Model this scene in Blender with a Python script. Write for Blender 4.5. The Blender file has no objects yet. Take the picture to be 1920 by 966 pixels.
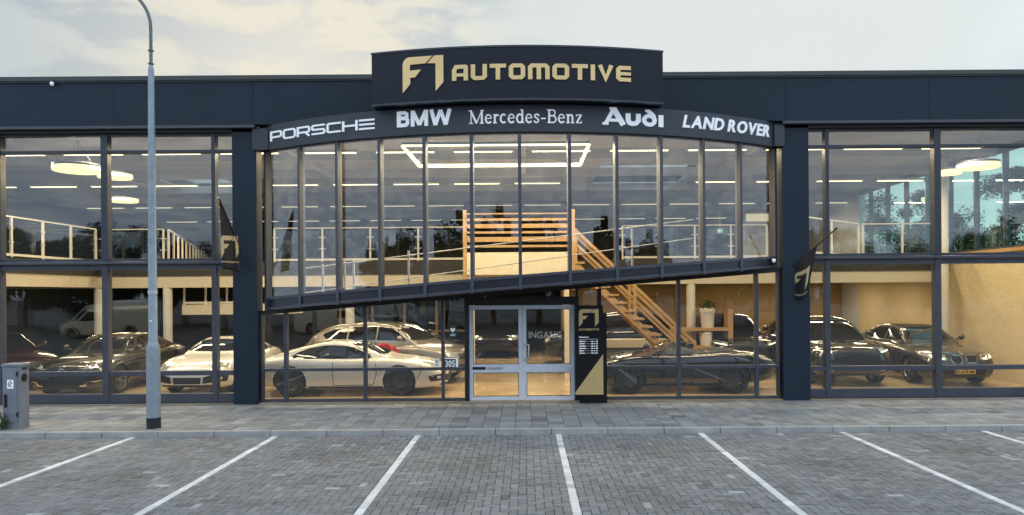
import bpy, bmesh, math, random
import numpy as np
from mathutils import Vector, Matrix
from mathutils.bvhtree import BVHTree
from mathutils.geometry import delaunay_2d_cdt

R = math.radians
random.seed(7)
scene = bpy.context.scene
COL = scene.collection

# ------------------------------------------------------------ camera
F, CX, CY, ROLL, CAMZ = 1390.0, 985.0, 551.0, 0.0075, 2.5
cam_d = bpy.data.cameras.new('camera')
cam = bpy.data.objects.new('camera', cam_d); COL.objects.link(cam)
cam_d.sensor_width = 36; cam_d.lens = 36 * F / 1920
cam_d.shift_x = (960 - CX) / 1920; cam_d.shift_y = (CY - 483) / 1920
cam_d.clip_end = 3000; cam_d.clip_start = 0.1
cam.location = (0, 0, CAMZ)
cam.rotation_euler = (Matrix.Rotation(R(90), 4, 'X') @ Matrix.Rotation(-ROLL, 4, 'Z')).to_euler()
scene.camera = cam

def at(px, py, Y):
    """photo pixel + distance -> point (measured positions of the place)"""
    dx, dy = px - CX, CY - py
    c, s = math.cos(ROLL), math.sin(ROLL)
    return Vector(((dx * c + dy * s) / F * Y, Y, CAMZ + (-dx * s + dy * c) / F * Y))

# ------------------------------------------------------------ world: dusk overcast sky
SUN_EL, SUN_AZ = 17.0, -17.0          # behind the building, a little left
w = bpy.data.worlds.new('World'); scene.world = w; w.use_nodes = True
nt = w.node_tree; nt.nodes.clear()
def wn(t, **k):
    n = nt.nodes.new(t)
    for a, b in k.items(): setattr(n, a, b)
    return n
L = nt.links.new
out = wn('ShaderNodeOutputWorld'); bg = wn('ShaderNodeBackground'); bg.inputs[1].default_value = 0.1
sky = wn('ShaderNodeTexSky', sky_type='NISHITA', sun_disc=False)
sky.sun_elevation = R(SUN_EL); sky.sun_rotation = R(SUN_AZ); sky.air_density = 1.2; sky.dust_density = 2.0
tc = wn('ShaderNodeTexCoord')
sep = wn('ShaderNodeSeparateXYZ'); L(tc.outputs['Generated'], sep.inputs[0])
za = wn('ShaderNodeMath', operation='ADD'); L(sep.outputs[2], za.inputs[0]); za.inputs[1].default_value = 0.10
zm = wn('ShaderNodeMath', operation='MAXIMUM'); L(za.outputs[0], zm.inputs[0]); zm.inputs[1].default_value = 0.06
dv = wn('ShaderNodeVectorMath', operation='DIVIDE'); cz = wn('ShaderNodeCombineXYZ')
for i in range(3): L(zm.outputs[0], cz.inputs[i])
L(tc.outputs['Generated'], dv.inputs[0]); L(cz.outputs[0], dv.inputs[1])
n1 = wn('ShaderNodeTexNoise'); n1.inputs['Scale'].default_value = 3.6; n1.inputs['Detail'].default_value = 9; n1.inputs['Roughness'].default_value = 0.56; n1.inputs['Distortion'].default_value = 0.35
L(dv.outputs[0], n1.inputs['Vector'])
n2 = wn('ShaderNodeTexNoise'); n2.inputs['Scale'].default_value = 0.9; n2.inputs['Detail'].default_value = 5
L(dv.outputs[0], n2.inputs['Vector'])
r1 = wn('ShaderNodeMapRange', interpolation_type='SMOOTHSTEP'); r1.inputs[1].default_value = 0.44; r1.inputs[2].default_value = 0.60
L(n1.outputs[0], r1.inputs[0])
def rgbmix(a, b, f):
    m = wn('ShaderNodeMix', data_type='RGBA')
    for s, v in ((m.inputs['A'], a), (m.inputs['B'], b), (m.inputs['Factor'], f)):
        if isinstance(v, (tuple, float)): s.default_value = v
        else: L(v, s)
    return m.outputs['Result']
# closeness to the hidden sun's direction (warm veil of cloud there) and to the right-hand side (even veil)
nrm = wn('ShaderNodeVectorMath', operation='NORMALIZE'); L(tc.outputs['Generated'], nrm.inputs[0])
dt = wn('ShaderNodeVectorMath', operation='DOT_PRODUCT'); L(nrm.outputs[0], dt.inputs[0])
sd = Vector((-0.27, 1, 0.36)).normalized(); dt.inputs[1].default_value = sd
gl = wn('ShaderNodeMapRange', interpolation_type='SMOOTHSTEP'); gl.inputs[1].default_value = 0.94; gl.inputs[2].default_value = 1.0
L(dt.outputs['Value'], gl.inputs[0])
rt = wn('ShaderNodeMapRange', interpolation_type='SMOOTHSTEP'); rt.inputs[1].default_value = -0.22; rt.inputs[2].default_value = 0.12
L(sep.outputs[0], rt.inputs[0])
bk = wn('ShaderNodeMapRange', interpolation_type='SMOOTHSTEP'); bk.inputs[1].default_value = 0.25; bk.inputs[2].default_value = 0.80
L(dt.outputs['Value'], bk.inputs[0])
gapc = rgbmix((2.1, 2.6, 3.0, 1), sky.outputs[0], 0.05)
cloud_l = rgbmix((3.4, 3.75, 3.85, 1), (5.1, 4.8, 4.0, 1), gl.outputs[0])
sky_l = rgbmix(gapc, cloud_l, r1.outputs[0])
soft = rgbmix((4.2, 4.6, 4.7, 1), (4.75, 4.95, 4.75, 1), n2.outputs[0])
frontc = rgbmix(sky_l, soft, rt.outputs[0])
backc = rgbmix((4.9, 6.0, 7.6, 1), (7.0, 8.0, 9.2, 1), r1.outputs[0])
allc = rgbmix(backc, frontc, bk.outputs[0])
L(allc, bg.inputs[0]); L(bg.outputs[0], out.inputs[0])

sun_d = bpy.data.lights.new('sun', 'SUN'); sun_d.energy = 0.6; sun_d.angle = R(18); sun_d.color = (1, 0.88, 0.7)
sun = bpy.data.objects.new('sun', sun_d); COL.objects.link(sun)
az = R(SUN_AZ); el = R(SUN_EL)
tosun = Vector((math.sin(az) * math.cos(el), math.cos(az) * math.cos(el), math.sin(el)))
sun.rotation_euler = tosun.to_track_quat('Z', 'Y').to_euler(); sun.location = tosun * 100

scene.view_settings.view_transform = 'Standard'; scene.view_settings.look = 'None'
scene.view_settings.gamma = 1; scene.view_settings.exposure = 0.75; scene.view_settings.use_curve_mapping = False
scene.render.engine = 'CYCLES'
cy = scene.cycles
cy.use_denoising = True; cy.max_bounces = 9; cy.diffuse_bounces = 4; cy.glossy_bounces = 4; cy.transmission_bounces = 4
cy.transparent_max_bounces = 40; cy.caustics_reflective = False; cy.caustics_refractive = False; cy.sample_clamp_indirect = 6

# ------------------------------------------------------------ materials
MATS = {}
def mat(name, col, rough=0.5, metal=0.0, spec=0.5, noise=0.0, nscale=6.0, bump=0.0, bscale=40.0, coat=0.0, emit=None, estr=0.0, alpha=1.0, attr=None, rvar=0.0):
    if name in MATS: return MATS[name]
    m = bpy.data.materials.new(name); m.use_nodes = True; MATS[name] = m
    t = m.node_tree; b = t.nodes['Principled BSDF']
    b.inputs['Base Color'].default_value = (*col, 1); b.inputs['Roughness'].default_value = rough
    b.inputs['Metallic'].default_value = metal; b.inputs['Specular IOR Level'].default_value = spec
    b.inputs['Coat Weight'].default_value = coat; b.inputs['Coat Roughness'].default_value = 0.03
    b.inputs['Alpha'].default_value = alpha
    if emit: b.inputs['Emission Color'].default_value = (*emit, 1); b.inputs['Emission Strength'].default_value = estr
    co = t.nodes.new('ShaderNodeTexCoord')
    src = None
    if attr:
        a = t.nodes.new('ShaderNodeAttribute'); a.attribute_name = attr; src = a.outputs['Color']
    if noise:
        n = t.nodes.new('ShaderNodeTexNoise'); n.inputs['Scale'].default_value = nscale; n.inputs['Detail'].default_value = 6; n.inputs['Roughness'].default_value = 0.65
        t.links.new(co.outputs['Object'], n.inputs['Vector'])
        mr = t.nodes.new('ShaderNodeMapRange'); mr.inputs[1].default_value = 0.3; mr.inputs[2].default_value = 0.7
        mr.inputs[3].default_value = 1 - noise; mr.inputs[4].default_value = 1 + noise
        t.links.new(n.outputs[0], mr.inputs[0])
        mx = t.nodes.new('ShaderNodeVectorMath'); mx.operation = 'SCALE'
        if src: t.links.new(src, mx.inputs[0])
        else: mx.inputs[0].default_value = col
        t.links.new(mr.outputs[0], mx.inputs['Scale']); src = mx.outputs[0]
        if rvar:
            rr = t.nodes.new('ShaderNodeMapRange'); rr.inputs[1].default_value = 0.3; rr.inputs[2].default_value = 0.7
            rr.inputs[3].default_value = max(0.02, rough - rvar); rr.inputs[4].default_value = rough + rvar
            t.links.new(n.outputs[0], rr.inputs[0]); t.links.new(rr.outputs[0], b.inputs['Roughness'])
    if src: t.links.new(src, b.inputs['Base Color'])
    if bump:
        n = t.nodes.new('ShaderNodeTexNoise'); n.inputs['Scale'].default_value = bscale; n.inputs['Detail'].default_value = 4
        t.links.new(co.outputs['Object'], n.inputs['Vector'])
        bp = t.nodes.new('ShaderNodeBump'); bp.inputs['Strength'].default_value = bump; bp.inputs['Distance'].default_value = 0.02
        t.links.new(n.outputs[0], bp.inputs['Height']); t.links.new(bp.outputs[0], b.inputs['Normal'])
    return m

def glass(name, tint, f0, wav=0.0):
    m = bpy.data.materials.new(name); m.use_nodes = True; MATS[name] = m
    t = m.node_tree; t.nodes.clear(); N = t.nodes.new; K = t.links.new
    o = N('ShaderNodeOutputMaterial'); mx = N('ShaderNodeMixShader'); tr = N('ShaderNodeBsdfTransparent'); gs = N('ShaderNodeBsdfGlossy')
    tr.inputs[0].default_value = (*tint, 1); gs.inputs['Roughness'].default_value = 0.004; gs.inputs[0].default_value = (1, 1, 1, 1)
    lw = N('ShaderNodeLayerWeight'); lw.inputs[0].default_value = 0.5
    p = N('ShaderNodeMath'); p.operation = 'POWER'; p.inputs[1].default_value = 5; K(lw.outputs['Facing'], p.inputs[0])
    a = N('ShaderNodeMath'); a.operation = 'MULTIPLY_ADD'; a.inputs[1].default_value = 1 - f0; a.inputs[2].default_value = f0; K(p.outputs[0], a.inputs[0])
    K(a.outputs[0], mx.inputs[0]); K(tr.outputs[0], mx.inputs[1]); K(gs.outputs[0], mx.inputs[2]); K(mx.outputs[0], o.inputs[0])
    if wav:
        co = N('ShaderNodeTexCoord'); n = N('ShaderNodeTexNoise'); n.inputs['Scale'].default_value = 0.9; n.inputs['Detail'].default_value = 1.0
        K(co.outputs['Object'], n.inputs['Vector'])
        bp = N('ShaderNodeBump'); bp.inputs['Strength'].default_value = wav; bp.inputs['Distance'].default_value = 0.02
        K(n.outputs[0], bp.inputs['Height']); K(bp.outputs[0], gs.inputs['Normal']); K(bp.outputs[0], lw.inputs['Normal'])
    return m

navy = mat('navy_cladding', (0.021, 0.033, 0.050), 0.5, spec=0.22, noise=0.12, nscale=0.7, rvar=0.06)
coping_m = mat('coping_metal', (0.045, 0.055, 0.055), 0.4, noise=0.15, nscale=1.5)
fasc_m = mat('fascia_charcoal', (0.062, 0.071, 0.083), 0.5, spec=0.3, noise=0.12, nscale=0.9)
sign_m = mat('sign_navy', (0.013, 0.018, 0.028), 0.45, spec=0.25, noise=0.1, nscale=1.0)
frame_m = mat('frame_aluminium', (0.066, 0.073, 0.094), 0.38, noise=0.12, nscale=2.5, rvar=0.08)
frame_up = mat('frame_slate', (0.036, 0.046, 0.062), 0.4, noise=0.12, nscale=2.5)
frame_dark = mat('frame_black', (0.010, 0.011, 0.013), 0.45, noise=0.2, nscale=3)
spandrel_m = mat('spandrel_panel', (0.020, 0.022, 0.032), 0.3, noise=0.2, nscale=1.2)
door_m = mat('door_aluminium', (0.74, 0.80, 0.88), 0.4, noise=0.06, nscale=2.0)
steel_m = mat('brushed_steel', (0.62, 0.62, 0.60), 0.28, 1.0)
galv_m = mat('galvanised_steel', (0.30, 0.36, 0.40), 0.5, 0.35, noise=0.16, nscale=9, bump=0.1, bscale=60)
arm_m = mat('painted_arm_steel', (0.15, 0.19, 0.18), 0.5, 0.2, noise=0.2, nscale=8)
cab_m = mat('cabinet_polyester', (0.20, 0.225, 0.26), 0.6, noise=0.14, nscale=5)
black_m = mat('matt_black', (0.008, 0.008, 0.010), 0.5, noise=0.2)
gloss_black = mat('gloss_black', (0.007, 0.007, 0.009), 0.12)
gold_m = mat('gold_foil', (0.78, 0.56, 0.25), 0.32, 0.35, noise=0.10, nscale=1.2)
white_letter = mat('white_acrylic_glow', (0.84, 0.87, 0.90), 0.35, emit=(.85, .92, 1.0), estr=0.14)  # faint glow added so the whites read brighter, stickers and camera domes too
wint = mat('white_interior_paint', (0.66, 0.63, 0.55), 0.5, noise=0.05)
cream_m = mat('cream_paint', (0.60, 0.53, 0.40), 0.55, noise=0.06)
ceil_m = mat('ceiling_grey', (0.55, 0.56, 0.58), 0.8, noise=0.08, nscale=0.8)
beam_m = mat('beam_grey', (0.58, 0.58, 0.58), 0.6, noise=0.06)
well_m = mat('roof_well_white', (0.84, 0.87, 0.86), 0.6, noise=0.04)
dark_wall = mat('dark_wall', (0.085, 0.078, 0.07), 0.7, noise=0.2, nscale=0.6)
tan_wall = mat('tan_wall', (0.33, 0.235, 0.11), 0.7, noise=0.15, nscale=0.5)
wood_m = mat('pine_timber', (0.40, 0.245, 0.11), 0.45, noise=0.18, nscale=3)
floor_in = mat('showroom_floor', (0.50, 0.37, 0.22), 0.22, noise=0.12, nscale=1.2, rvar=0.08)
dark_edge = mat('floor_edge_dark', (0.03, 0.028, 0.024), 0.6, noise=0.2)
rubber = mat('tyre_rubber', (0.012, 0.012, 0.012), 0.8, noise=0.2)
rim_dark = mat('rim_dark_alloy', (0.09, 0.09, 0.10), 0.3, 0.7)
rim_silver = mat('rim_silver_alloy', (0.42, 0.41, 0.39), 0.28, 0.9)
carglass = mat('car_glass', (0.010, 0.011, 0.012), 0.03, spec=0.8)
chrome = mat('chrome', (0.75, 0.74, 0.70), 0.08, 1.0)
lampglass = mat('headlamp_glass', (0.45, 0.46, 0.46), 0.06, 0.3, coat=1.0)
redlamp = mat('tail_lamp_red', (0.28, 0.015, 0.012), 0.12, coat=1.0)
amber = mat('amber_lamp', (0.6, 0.25, 0.03), 0.15, coat=1.0)
led_m = mat('led_lit', (0.9, 0.85, 0.6), 0.4, emit=(1.0, 0.88, 0.50), estr=1.7)
led_far = mat('led_lit_dim', (0.9, 0.85, 0.6), 0.4, emit=(1.0, 0.90, 0.60), estr=0.62)
disc_m = mat('disc_lit', (0.9, 0.85, 0.6), 0.4, emit=(1.0, 0.90, 0.36), estr=0.9)
leaf_m = mat('leaf', (0.045, 0.075, 0.025), 0.6, noise=0.5, nscale=1.5)
leaf_m2 = mat('dark_leaf', (0.035, 0.05, 0.022), 0.65, noise=0.5, nscale=1.5)
bark_m = mat('bark', (0.09, 0.07, 0.05), 0.85, noise=0.35, nscale=6, bump=0.4, bscale=20)
G_front = glass('facade_glass', (0.92, 0.935, 0.93), 0.064, 0.10)
G_rail = glass('railing_glass', (0.93, 0.95, 0.94), 0.04)
G_side = glass('side_glass', (0.78, 0.97, 0.92), 0.05)
G_teal = glass('office_glass', (0.55, 0.75, 0.75), 0.06)
G_wind = glass('windscreen_glass', (0.75, 0.78, 0.76), 0.05)

# ------------------------------------------------------------ helpers
def tag(o, label=None, cat=None, group=None, kind=None):
    if label: o['label'] = label
    if cat: o['category'] = cat
    if group: o['group'] = group
    if kind: o['kind'] = kind
    return o
def thing(name, label, cat, loc=(0, 0, 0), rz=0.0, group=None):
    o = bpy.data.objects.new(name, None); COL.objects.link(o)
    o.location = loc; o.rotation_euler = (0, 0, rz); o.empty_display_size = 0.2
    return tag(o, label, cat, group)
def wloc(o):
    v = Vector((0, 0, 0))
    while o: v += Vector(o.location); o = o.parent
    return v
def kids(o): return list(o.children)
def copy_tree(o, parent=None, top=None):
    c = o.copy(); COL.objects.link(c)
    if parent is not None: c.parent = parent
    for ch in KID.get(o.name, []):
        copy_tree(ch, c)
    return c
KID = {}
PR = random.Random(77)
class MB:
    def __init__(s): s.v = []; s.f = []
    def add(s, vs, fs):
        n = len(s.v); s.v += [tuple(p) for p in vs]; s.f += [tuple(i + n for i in f) for f in fs]; return s
    def box(s, x0, x1, y0, y1, z0, z1):
        vs = [(x, y, z) for z in (z0, z1) for y in (y0, y1) for x in (x0, x1)]
        return s.add(vs, [(0, 2, 3, 1), (4, 5, 7, 6), (0, 1, 5, 4), (2, 6, 7, 3), (0, 4, 6, 2), (1, 3, 7, 5)])
    def hexa(s, b, t):   # 4 bottom points, 4 top points (ccw from above)
        return s.add(list(b) + list(t), [(3, 2, 1, 0), (4, 5, 6, 7), (0, 1, 5, 4), (1, 2, 6, 5), (2, 3, 7, 6), (3, 0, 4, 7)])
    def bar(s, a, b, w, h, up=(0, 0, 1)):   # rectangular bar along a-b
        a, b = Vector(a), Vector(b); d = (b - a).normalized(); u = Vector(up)
        sd = d.cross(u)
        if sd.length < 1e-4: sd = d.cross(Vector((1, 0, 0)))
        sd.normalize(); u = sd.cross(d).normalized()
        p = [a + sd * w / 2 * i + u * h / 2 * j for i, j in ((-1, -1), (1, -1), (1, 1), (-1, 1))]
        q = [x + (b - a) for x in p]
        return s.add(p + q, [(0, 1, 2, 3), (7, 6, 5, 4), (0, 4, 5, 1), (1, 5, 6, 2), (2, 6, 7, 3), (3, 7, 4, 0)])
    def tube(s, pts, rad, n=10, cap=True):
        pts = [Vector(p) for p in pts]; rs = rad if isinstance(rad, (list, tuple)) else [rad] * len(pts)
        vs = []; ref = None
        for i, p in enumerate(pts):
            d = (pts[min(i + 1, len(pts) - 1)] - pts[max(i - 1, 0)]).normalized()
            if ref is None:
                ref = d.cross(Vector((0, 0, 1))) if abs(d.z) < 0.9 else d.cross(Vector((0, 1, 0)))
            ref = (ref - d * ref.dot(d)).normalized(); b = d.cross(ref)
            vs += [p + (ref * math.cos(2 * math.pi * k / n) + b * math.sin(2 * math.pi * k / n)) * rs[i] for k in range(n)]
        fs = []
        for i in range(len(pts) - 1):
            for k in range(n):
                a = i * n + k; c = i * n + (k + 1) % n
                fs.append((a, c, c + n, a + n))
        if cap: fs += [tuple(range(n - 1, -1, -1)), tuple(range((len(pts) - 1) * n, len(pts) * n))]
        return s.add(vs, fs)
    def pane(s, x0, x1, z0, z1):   # a float pane, never set quite true
        j = lambda: PR.uniform(-.006, .006); y = 16.59; a, b, c, d = j(), j(), j(), j()
        return s.hexa([(x0, y + a, z0), (x1, y + b, z0), (x1, y + .014 + b, z0), (x0, y + .014 + a, z0)], [(x0, y + c, z1), (x1, y + d, z1), (x1, y + .014 + d, z1), (x0, y + .014 + c, z1)])
    def lathe(s, prof, n=24, axis='z', c=(0, 0, 0), cap=True):   # prof: (r, h)
        vs = []
        for r, h in prof:
            for k in range(n):
                a = 2 * math.pi * k / n; x, y = r * math.cos(a), r * math.sin(a)
                p = (x, y, h) if axis == 'z' else ((x, h, y) if axis == 'y' else (h, x, y))
                vs.append((p[0] + c[0], p[1] + c[1], p[2] + c[2]))
        fs = []
        for i in range(len(prof) - 1):
            for k in range(n):
                a = i * n + k; b = i * n + (k + 1) % n
                fs.append((a, b, b + n, a + n))
        if cap: fs += [tuple(range(n - 1, -1, -1)), tuple(range((len(prof) - 1) * n, len(prof) * n))]
        return s.add(vs, fs)
    def prism(s, poly, fn, d0=0.0, d1=0.02):   # 2D polygon; fn(u, v, depth) -> point
        n = len(poly)
        vs = [fn(u, v, d0) for u, v in poly] + [fn(u, v, d1) for u, v in poly]
        fs = [tuple(range(n)), tuple(range(2 * n - 1, n - 1, -1))] + [(i, i + n, (i + 1) % n + n, (i + 1) % n) for i in range(n)]
        return s.add(vs, fs)
    def build(s, name, m, parent=None, smooth=None, bevel=0.0, local=False, fixn=True):
        off = Vector((0, 0, 0)) if (local or parent is None) else wloc(parent)
        me = bpy.data.meshes.new(name)
        me.from_pydata([(p[0] - off.x, p[1] - off.y, p[2] - off.z) for p in s.v], [], s.f)
        if fixn:
            bm = bmesh.new(); bm.from_mesh(me); bmesh.ops.recalc_face_normals(bm, faces=bm.faces); bm.to_mesh(me); bm.free()
        me.materials.append(m)
        return link(name, me, parent, smooth, bevel)
def link(name, me, parent=None, smooth=None, bevel=0.0):
    if smooth is not None:
        me.polygons.foreach_set('use_smooth', [True] * len(me.polygons))
        if smooth < 180: me.set_sharp_from_angle(angle=R(smooth))
    o = bpy.data.objects.new(name, me); COL.objects.link(o)
    if parent is not None:
        o.parent = parent; KID.setdefault(parent.name, []).append(o)
    if bevel:
        b = o.modifiers.new('bevel', 'BEVEL'); b.width = bevel; b.segments = 2; b.limit_method = 'ANGLE'; b.harden_normals = False
    return o
def ordinal(i):
    u = ['', 'first', 'second', 'third', 'fourth', 'fifth', 'sixth', 'seventh', 'eighth', 'ninth', 'tenth', 'eleventh', 'twelfth', 'thirteenth', 'fourteenth', 'fifteenth', 'sixteenth', 'seventeenth', 'eighteenth', 'nineteenth']
    n = i + 1
    if n < 20: return u[n]
    return {20: 'twentieth', 30: 'thirtieth'}.get(n, ('twenty-' if n < 30 else 'thirty-') + u[n % 10])
# ============================================================ GROUND
def st(o): o['kind'] = 'structure'; return o
brick_m = mat('paver_clay', (0.2, 0.2, 0.2), 0.72, attr='Col', noise=0.22, nscale=9, bump=0.15, bscale=90)
tile_m = mat('concrete_tile', (0.3, 0.3, 0.29), 0.75, attr='Col', noise=0.16, nscale=5, bump=0.12, bscale=80)
joint_m = mat('joint_sand', (0.030, 0.029, 0.026), 0.95, noise=0.35, nscale=7)
ground_m = mat('far_ground', (0.13, 0.132, 0.135), 0.85, noise=0.2, nscale=0.8)
kerb_m = mat('kerb_concrete', (0.38, 0.37, 0.345), 0.75, noise=0.2, nscale=4, bump=0.1, bscale=50)
line_m = mat('white_pavers', (0.74, 0.76, 0.77), 0.6, attr='Col', noise=0.10, nscale=9)

def tiles_mesh(name, rects, cols, z, m, inset=0.006, drop=0.011, jit=0.0015, seed=1):
    """one mesh of separate slightly uneven stones: rects (x0,x1,y0,y1)"""
    rng = np.random.default_rng(seed); n = len(rects); r = np.array(rects)
    V = np.zeros((n, 8, 3)); zz = z + rng.normal(0, jit, n); tx = rng.normal(0, jit, (n, 4))
    g = 0.0015
    xs = [(0, g), (1, -g), (1, -g), (0, g)]; ys = [(2, g), (2, g), (3, -g), (3, -g)]
    for k in range(4):
        V[:, k, 0] = r[:, xs[k][0]] + xs[k][1]; V[:, k, 1] = r[:, ys[k][0]] + ys[k][1]; V[:, k, 2] = z - drop
        sx = np.sign(xs[k][1]) * inset; sy = np.sign(ys[k][1]) * inset
        V[:, k + 4, 0] = r[:, xs[k][0]] + sx; V[:, k + 4, 1] = r[:, ys[k][0]] + sy; V[:, k + 4, 2] = zz + tx[:, k]
    base = np.array([[4, 5, 6, 7], [0, 1, 5, 4], [1, 2, 6, 5], [2, 3, 7, 6], [3, 0, 4, 7]])
    Fc = (np.arange(n)[:, None, None] * 8 + base[None]).reshape(-1, 4)
    me = bpy.data.meshes.new(name)
    me.from_pydata(V.reshape(-1, 3).tolist(), [], Fc.tolist())
    ca = me.color_attributes.new('Col', 'FLOAT_COLOR', 'POINT')
    c = np.repeat(np.concatenate([np.array(cols), np.ones((n, 1))], 1), 8, axis=0).astype(np.float32)
    ca.data.foreach_set('color', c.ravel()); me.materials.append(m)
    return link(name, me)

st(MB().box(-700, 700, -700, 900, -0.6, -0.02).build('ground', ground_m))
st(MB().box(-17.1, 17.1, 1.4, 13.155, -0.3, -0.0075).build('parking_bedding', joint_m))
LINES = [-9.49, -6.98, -4.45, -1.92, 0.57, 3.09, 5.60, 8.11, 10.6]
a = 0.105; rects = []; cols = []
rng = np.random.default_rng(3)
patch = rng.random((40, 20))
STAINS = [(-8.2, 11.6, .9, .25), (-5.6, 10.3, .6, .3), (-3.2, 11.9, .8, .22), (-.7, 10.9, .7, .3), (1.9, 11.7, .6, .25), (4.4, 10.7, .8, .28), (6.9, 11.9, .9, .25), (-1.0, 9.2, .4, .35), (1.4, 9.0, .5, .2), (8.9, 11.0, .7, .2)]
for c in range(-162, 162):
    for r in range(14, 125):
        d = (c - r) % 4
        if d == 0: q = (c * a, (c + 2) * a, r * a, (r + 1) * a)
        elif d == 3: q = (c * a, (c + 1) * a, r * a, (r + 2) * a)
        else: continue
        if q[3] > 13.15: q = (q[0], q[1], q[2], 13.15)
        if q[3] - q[2] < 0.03: continue
        rects.append(q)
        x, y = (q[0] + q[1]) / 2, (q[2] + q[3]) / 2
        v = 0.176 * (1 + rng.normal(0, 0.125)) * (0.93 + 0.14 * patch[int((x + 17.1) / 0.9) % 40, int(y / 0.7) % 20])
        t = rng.normal(0, 0.018)
        for sx_, sy_, sr_, sd_ in STAINS:
            q_ = ((x - sx_) ** 2 + ((y - sy_) * .7) ** 2) ** .5 / sr_
            if q_ < 1: v *= 1 - sd_ * (1 - q_ * q_) * (.6 + .6 * rng.random())
        for lx_ in LINES:   # tyre-darkened wheel tracks either side of the lines
            if .55 < abs(x - lx_) < .85 and y > 9: v *= .95
        if rng.random() < (0.03 if x > 5.2 and y > 10.8 else 0.008): v *= 1.8
        v = max(0.06, v)
        cols.append((v * (1.07 + t), v * 1.11, v * (1.15 - t)))
st(tiles_mesh('parking_lot', rects, cols, 0.0, brick_m, seed=4))
for lx in LINES:
    rr = []; cc = []; y = 1.5
    while y < 13.1:
        rr.append((lx - 0.053 + rng.normal(0, .0012), lx + 0.053 + rng.normal(0, .0012), y, min(y + 0.21, 13.15))); y += 0.21
        v = (0.70 if rng.random() > .1 else .52) * (1 + rng.normal(0, 0.08)) * (.86 if y < 10 and rng.random() < .3 else 1); cc.append((v, v * 1.015, v * 1.02))
    st(tiles_mesh('parking_line', rr, cc, 0.0075, line_m, inset=0.005, drop=0.012, jit=0.001, seed=int(lx * 10) + 200))
# kerb
k = MB()
for i in range(-18, 18):
    k.hexa([(i + .45 + .004, 13.158, -.1), (i + 1.45 - .004, 13.158, -.1), (i + 1.45 - .004, 13.29, -.1), (i + .45 + .004, 13.29, -.1)],
           [(i + .45 + .004, 13.175, .1), (i + 1.45 - .004, 13.175, .1), (i + 1.45 - .004, 13.29, .1), (i + .45 + .004, 13.29, .1)])
st(k.build('kerb', kerb_m, bevel=0.012))
st(MB().box(-18, 18, 13.20, 16.9, -0.3, 0.089).build('sidewalk_bedding', joint_m))
rects = []; cols = []
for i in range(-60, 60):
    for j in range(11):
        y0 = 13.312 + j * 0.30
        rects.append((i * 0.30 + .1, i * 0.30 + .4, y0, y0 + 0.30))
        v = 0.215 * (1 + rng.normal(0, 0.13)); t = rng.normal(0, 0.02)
        v *= 1.04 * (.74 + .2 * rng.random() if j == 10 else (.86 + .14 * rng.random() if j in (0, 9) else 1)) * (.8 if rng.random() < .06 else 1)  # rows by facade and kerb darkened: grime plus contact shadow in the colour
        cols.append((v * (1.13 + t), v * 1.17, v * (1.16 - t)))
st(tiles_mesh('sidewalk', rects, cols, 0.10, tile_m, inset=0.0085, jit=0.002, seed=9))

# ============================================================ BUILDING
FY = 16.6
XR = 12.6; XL = -18.0; YB = 38.0; FL = 0.12; ZC = 6.3
bld = thing('showroom_building', 'dark navy glass fronted showroom with bowed centre bay across the car park', 'building', (0, FY, 0))
MB().box(XL, XR, 16.45, YB, -0.3, FL).build('floor', floor_in, bld)
# parapet in wide cassettes
m = MB(); edges = [XL, -15.2, -12.1, -9.0, -5.95, -3.0, 0.0, 2.9, 5.75, 8.9, 12.0, XR + .3]
for i in range(len(edges) - 1):
    m.box(edges[i] + .003, edges[i + 1] - .003, 16.28, 16.50, 6.262, 7.22)
m.box(XL, XR + .28, 16.31, 16.52, 6.265, 7.21)
m.build('parapet', navy, bld)
m = MB().box(XL, XR + .36, 16.22, 16.60, 7.235, 7.33); m.box(XL, XR + .33, 16.25, 16.6, 7.205, 7.236); m.build('coping', coping_m, bld)
for x0, x1 in ((XL, -5.92), (5.68, XR + .3)):
    MB().box(x0, x1, 16.26, 16.52, 6.195, 6.255).build('flashing', frame_m, bld)
for x0, x1 in ((XL, -6.0), (5.75, XR + .05)): MB().box(x0, x1, 16.40, 16.64, 6.13, 6.20).build('window_head', frame_dark, bld)
for x0, x1 in ((-6.47, -5.93), (5.70, 6.29)):
    MB().box(x0, x1, 16.40, 16.75, 0.02, 6.20).build('pillar', navy, bld, bevel=0.006)
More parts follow.
